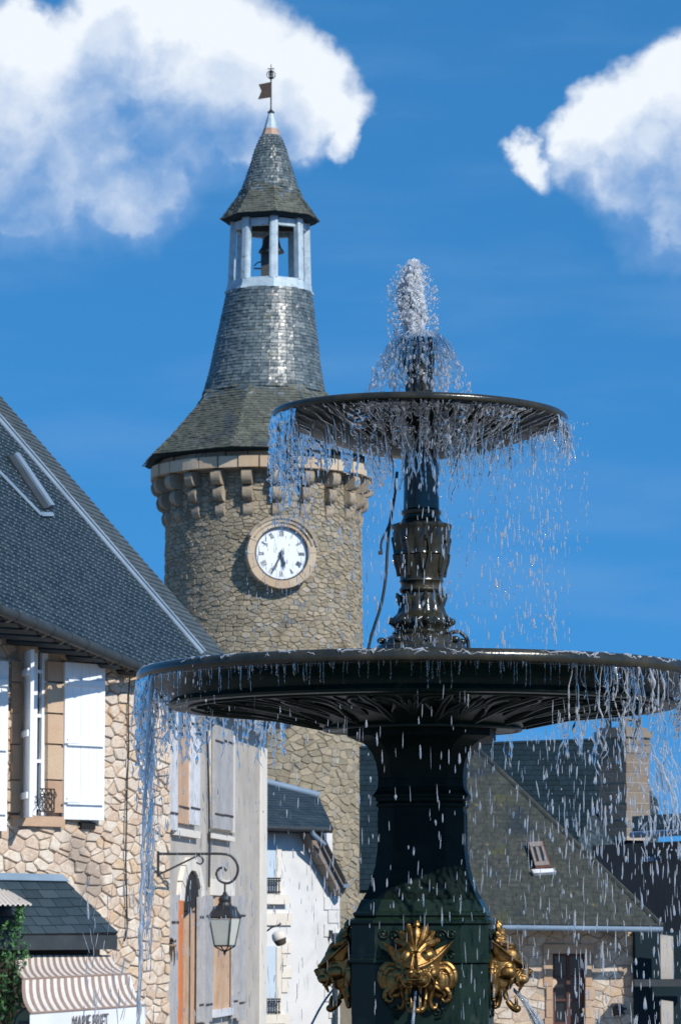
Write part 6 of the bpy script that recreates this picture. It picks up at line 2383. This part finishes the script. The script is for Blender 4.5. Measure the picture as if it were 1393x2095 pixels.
# water falling back over the nozzle lip
for i in range(120):
    a = uni(0, 2 * math.pi)
    sp_ = uni(.05, .62)
    st_ = np.array((FX4 + 36 * KF * math.sin(a), FD - 36 * KF * math.cos(a), fz(692) + uni(0, .02)))
    ln = uni(.05, .19)
    jet_s.append(fall(st_, (sp_ * math.sin(a), -sp_ * math.cos(a)), ln, 14, .003, KF * uni(.9, 2.6)))
for i in range(900):
    a = uni(0, 2 * math.pi)
    dz = .2 * rng.random() ** .7
    sp_ = uni(.05, .66)
    tt = math.sqrt(2 * max(dz, .001) / 9.8)
    h = 34 * KF + sp_ * tt * 1.0
    q = (FX4 + h * math.sin(a), FD - h * math.cos(a), fz(690) - dz + uni(-.01, .02))
    s_ = KF * uni(.7, 2.8)
    jet_d.append((*q, s_, s_ * uni(1, 3.2), rng.normal(0, .15), rng.normal(0, .15)))
V, Fc = strand_mesh(jet_s[:80])
water_obj('jet_core', V, Fc, 'foam', 'white foaming threads inside the jet on top', (FX4, FD, fz(692)))
V, Fc = strand_mesh(jet_s[80:])
JL = (FX4, FD, fz(692))
water_obj('water_jet', V, Fc, 'water', 'clear water threads rising and falling at the top nozzle', JL)
V, Fc = drop_mesh(jet_d)
water_obj('jet_spray', V, Fc, 'water_soft', 'fine spray of drops around the jet on top', JL)
V, Fc = drop_mesh(froth)
water_obj('jet_froth', V, Fc, 'foam', 'white frothing core of the jet on top', JL)

# --- upper basin: rivulets along the underside, ragged veils, then drops
ups, upf = [], []
for i in range(84):
    a = R(uni(-82, 84))
    if rng.random() < .35:
        a = R(uni(-28, 34))
    h1 = 304
    h2 = uni(130, 285) if abs(a) < R(60) else uni(200, 296)
    n = 14
    hh3 = np.linspace(h1, h2, n)
    aa = a + np.cumsum(rng.normal(0, .008, n))
    pts3 = np.array([up_pt(hh3[k], aa[k], float(np.interp(hh3[k], UH, UV)) + 2.2) for k in range(n)])
    ln = uni(.015, .16)
    p2, r2_ = fall(pts3[-1], (-.12 * math.sin(a) + rng.normal(0, .08), .12 * math.cos(a)), ln, 14, .004, KF * uni(1.2, 2.8))
    path = np.concatenate([pts3, p2[1:]])
    rad_ = np.concatenate([KF * np.clip(uni(1.2, 3.4) * (.8 + noise1(n, 8, .4)), .3, None), r2_[1:]])
    rad_[0] = KF * .2
    (upf if rng.random() < .25 else ups).append((path, rad_))
for i in range(120):     # dense veil at the left edge and round the back
    a = R(uni(-128, -58)) if i < 84 else R(uni(-190, -120))
    st_ = up_pt(uni(299, 305), a, 862)
    ln = uni(.06, .21) if i < 84 else uni(.03, .13)
    if rng.random() < .12:
        ln *= 1.5
    sp_ = uni(-.06, .10)
    (upf if rng.random() < .12 else ups).append(fall(st_, (sp_ * math.sin(a) + rng.normal(0, .05), -sp_ * math.cos(a)), ln, 20, .007, KF * uni(1.2, 3.6)))
for i in range(70):      # right edge and far side
    a = R(uni(62, 118)) if i < 46 else R(uni(118, 170))
    st_ = up_pt(uni(298, 305), a, 862)
    ln = uni(.03, .16)
    sp_ = uni(0, .24)
    (upf if rng.random() < .3 else ups).append(fall(st_, (sp_ * math.sin(a), -sp_ * math.cos(a)), ln, 16, .006, KF * uni(1, 2.8)))
for i in range(120):      # threads leaving the bowl towards its middle and right
    a = R(uni(-60, 100))
    h = uni(90, 260)
    st_ = up_pt(h, a, float(np.interp(h, UH, UV)) + 1)
    ups.append(fall(st_, (rng.normal(.05, .12), rng.normal(0, .1)), uni(.03, .2), 16, .006, KF * uni(.9, 3.0)))
UL = (FX3, FD, fz(900))
Vv, Ff, oo = [], [], 0
for args in ((lambda a: up_pt(303, a, 863), -124, -56, .30, 130, 90, 1.0, .9), (lambda a: up_pt(303, a, 863), -196, -122, .20, 90, 60, 1.0, .5), (lambda a: up_pt(303, a, 863), 70, 100, .13, 40, 44, 1.2, .1), (lambda a: up_pt(299, a, 866), -34, 44, .15, 150, 60, 1.3, -.7, -.42, .006)):
    V, Fc = veil(*args)
    Vv.append(V); Ff.append(Fc + oo); oo += len(V)
# film of water running inwards under the bowl
na, nz = 150, 60
A = np.radians(np.linspace(-26, 46, na)); hs_ = np.linspace(303, 96, nz)
pos = np.array([[up_pt(h, a, float(np.interp(h, UH, UV)) + 2.4) for h in hs_] for a in A])
pos[..., 2] += (noise2(na, nz, 60, 20) + .7 * noise2(na, nz, 75, 30)) * .0016 - .002
nr = np.zeros_like(pos); nr[..., 0] = .3 * np.sin(A)[:, None]; nr[..., 1] = -.3 * np.cos(A)[:, None]; nr[..., 2] = -.95
hol = noise2(na, nz, 34, 5) + .6 * noise2(na, nz, 70, 14)
sr = np.linspace(0, 1, nz)[None, :]
V, Fc = sheet_mesh(na, nz, pos, nr, (hol < .35 - 1.0 * sr)[:-1, :-1], np.full((na, nz), .0022))
Vv.append(V); Ff.append(Fc + oo)
water_obj('upper_sheet', np.concatenate(Vv), np.concatenate(Ff), 'water', 'rippled clear water sheet hanging from the upper basin', UL)
V, Fc = strand_mesh(ups)
water_obj('upper_veil', V, Fc, 'water', 'ragged clear water veil running off the upper basin', UL)
V, Fc = strand_mesh(upf)
water_obj('upper_white_threads', V, Fc, 'water_white', 'whitish water threads clinging under the upper basin', UL)
dd_ = []
dd_ += drops_on_ring(420, (556, 640), (880, 1080), 305, 858, (1.5, 6), (4, 18), .5)
dd_ += drops_on_ring(260, (600, 770), (930, 1130), 305, 858, (1.5, 4.5), (4, 14), .4)
dd_ += drops_on_ring(300, (860, 1160), (880, 1100), 305, 858, (1.5, 6), (4, 16))
dd_ += drops_on_ring(210, (900, 1165), (1050, 1335), 305, 858, (2, 8), (5, 22))
dd_ += drops_on_ring(190, (1010, 1140), (960, 1335), 305, 858, (2, 9), (5, 24))
dd_ += drops_on_ring(170, (760, 920), (960, 1330), 305, 858, (2, 7), (6, 26), .9)
dd_ += drops_on_ring(360, (500, 760), (1080, 1335), 305, 858, (1.2, 4.5), (6, 22), .6)
dd_ += drops_on_ring(110, (1120, 1205), (860, 1130), 345, 858, (1.5, 6), (3, 14))
dd_ += drops_on_ring(240, (770, 955), (1270, 1345), 90, 862, (1.2, 4), (2, 8), .8, .3)
V, Fc = drop_mesh(dd_)
water_obj('upper_drops', V, Fc, 'water_soft', 'drops falling between the upper and the lower basin', UL)

# --- lower basin
lws, lwf = [], []
for i in range(36):      # sheet breaking up at the left end
    a = R(uni(-104, -70))
    st_ = rim_pt(uni(572, 583), a, 1394)
    ln = uni(.08, .42)
    sp_ = uni(-.02, .06)
    (lwf if rng.random() < .12 else lws).append(fall(st_, (sp_ * math.sin(a) + rng.normal(0, .04), -sp_ * math.cos(a)), ln, 30, .010, KF * uni(1.4, 3.8)))
for i in range(60):      # back of the left end
    a = R(uni(-150, -104))
    lws.append(fall(rim_pt(578, a, 1394), (rng.normal(0, .04), 0), uni(.06, .30), 22, .008, KF * uni(1, 3)))
for i in range(3):       # the rope of water at the left
    a = R(-69) + rng.normal(0, .012)
    st_ = rim_pt(578, a, 1392)
    p2, r2_ = fall(st_, (-.075 + rng.normal(0, .008), 0), 1.36, 70, .0034, KF * uni(1.6, 3.4), bead=False)
    r2_ = np.clip(r2_ * (1 + noise1(70, 60, .25)), KF * .9, None)
    (lwf if i % 5 else lws).append((p2, r2_))
for i in range(70):
    a = R(-69) + rng.normal(0, .02)
    st_ = rim_pt(578, a, 1392 + uni(0, 500))
    (lwf if i % 2 else lws).append(fall(st_, (-.06 + rng.normal(0, .03), 0), uni(.05, .25), 16, .004, KF * uni(.7, 1.9)))
for i in range(150):     # front rim: short drips
    a = R(uni(-68, 44))
    st_ = rim_pt(580, a, 1396)
    lws.append(fall(st_, (rng.normal(0, .02), 0), .012 + .08 * rng.random() ** 2.2, 12, .0015, KF * uni(.6, 1.7)))
for i in range(105):     # right side: twisting threads
    a = R(uni(28, 104))
    if rng.random() < .3:
        a = R(uni(30, 46))
    st_ = rim_pt(uni(570, 582), a, 1397)
    ln = .03 + .32 * rng.random() ** 1.6
    (lwf if rng.random() < .35 else lws).append(fall(st_, (rng.normal(0, .05), rng.normal(0, .04)), ln, 26, .011, KF * uni(.9, 3.0)))
for i in range(70):      # behind, on the right
    a = R(uni(104, 160))
    lws.append(fall(rim_pt(578, a, 1394), (rng.normal(0, .04), 0), uni(.05, .30), 22, .008, KF * uni(.8, 2.6)))
for i in range(40):      # water lying on and slipping over the rim
    a0_ = R(uni(-80, 70)); da = R(uni(-7, 7))
    n = 12
    aa = np.linspace(a0_, a0_ + da, n)
    ph_ = np.cumsum(rng.normal(0, .35, n)) + 1.2
    path = np.array([rim_pt(571 + 13.2 * math.cos(ph_[k] - .6), aa[k], 1386 - 13.2 * math.sin(max(-.4, ph_[k] * .8))) for k in range(n)])
    rad_ = KF * np.clip(uni(.8, 2.2) * (1 + noise1(n, 6, .4)), .2, None); rad_[0] = rad_[-1] = KF * .1
    lwf.append((path, rad_))
for i in range(9):      # burst at the right picture edge
    st_ = np.array(tuple(P(uni(1325, 1360), uni(1520, 1580), 11.6)))
    lwf.append(fall(st_, (uni(.12, .5), rng.normal(0, .1)), uni(.12, .32), 18, .006, KF * uni(.8, 2.6)))
LL = (FX, FD, fz(1400))
Vv, Ff, oo = [], [], 0
for args in ((lambda a: rim_pt(578, a, 1394), -108, -72, .40, 110, 110, 1.1, -.45), (lambda a: rim_pt(578, a, 1394), -150, -106, .22, 80, 60, 1.0, .2), (lambda a: rim_pt(578, a, 1394), 78, 112, .24, 70, 60, 1.1, .0)):
    V, Fc = veil(*args)
    Vv.append(V); Ff.append(Fc + oo); oo += len(V)
water_obj('lower_sheet', np.concatenate(Vv), np.concatenate(Ff), 'water', 'rippled clear water sheet breaking off the lower basin rim', LL)
V, Fc = strand_mesh(lws)
water_obj('lower_veil', V, Fc, 'water', 'clear water threads and rope falling from the lower basin rim', LL)
V, Fc = strand_mesh(lwf)
water_obj('lower_white_threads', V, Fc, 'water_white', 'whitish water threads twisting off the lower basin rim', LL)
dd_ = []
dd_ += drops_on_ring(330, (1110, 1400), (1440, 1760), 583, 864, (1.5, 8), (6, 30), .7)
dd_ += drops_on_ring(310, (1150, 1400), (1640, 2100), 583, 864, (1.5, 8), (8, 38), .7)
dd_ += drops_on_ring(150, (1310, 1400), (1520, 1760), 583, 864, (2, 10), (5, 20), .7, .3)
dd_ += drops_on_ring(230, (940, 1150), (1500, 2080), 583, 864, (2, 6), (8, 30), .7)
dd_ += drops_on_ring(115, (720, 1000), (1410, 1900), 583, 864, (2, 6), (8, 30), .95, .03)
dd_ += drops_on_ring(12, (740, 1000), (1880, 2095), 583, 864, (1.5, 4.5), (8, 36), .95, .03)
dd_ += drops_on_ring(300, (345, 740), (1440, 1900), 583, 864, (1.5, 4.5), (6, 24), .7)
dd_ += drops_on_ring(190, (280, 720), (1750, 2095), 583, 864, (1.5, 4.5), (8, 30), .7)
dd_ += drops_on_ring(300, (276, 345), (1410, 1720), 583, 864, (1.5, 6), (5, 22), .6)
dd_ += drops_on_ring(70, (170, 300), (1800, 2080), 640, 864, (2, 6), (14, 50), .8, .12)
dd_ += drops_on_ring(90, (300, 440), (1360, 1480), 583, 864, (2, 6), (4, 12), .8)
V, Fc = drop_mesh(dd_)
water_obj('lower_drops', V, Fc, 'water_soft', 'shower of drops falling below the lower basin', LL)

# --- spouts from the three visible beast heads
for i, lab, spd, nst, wd in ((0, 'smooth water stream spouting from the front gilded beast head', .42, 5, 2.6), (1, 'fanned water stream spouting from the right gilded beast head', .92, 26, 1.5), (3, 'narrow water stream spouting from the left gilded beast head', .86, 7, 2.2)):
    a = FROT + i * math.pi / 2
    st_ = np.array((FX + (137 + 46) * KF * math.sin(a), FD - (137 + 46) * KF * math.cos(a), hz - 34 * KF))
    S = []
    for k in range(nst):
        j = .01 if nst < 10 else .10
        sv = spd + rng.normal(0, j)
        n = 26
        s_ = np.linspace(0, 1, n)
        tt = .22 * s_
        side = rng.normal(0, .012 if nst < 10 else .05) + (-.10 if i == 0 else 0)
        vz = -.95
        x = st_[0] + (sv * math.sin(a) + side * math.cos(a)) * tt
        y = st_[1] + (-sv * math.cos(a) + side * math.sin(a)) * tt
        z = st_[2] + vz * tt - 4.9 * tt * tt + rng.normal(0, .0012 if nst < 10 else .003)
        rad_ = KF * wd * (.8 + .5 * s_) * np.clip(1 + noise1(n, 12, .12), .5, None)
        rad_[-1] = KF * .1
        S.append((np.stack([x, y, z], 1), rad_))
    V, Fc = strand_mesh(S)
    ob = fast_mesh('water_spout', V, Fc, 'water_soft', tuple(st_))
    tag(ob, lab, 'water spout', 'spouts from the beast heads')
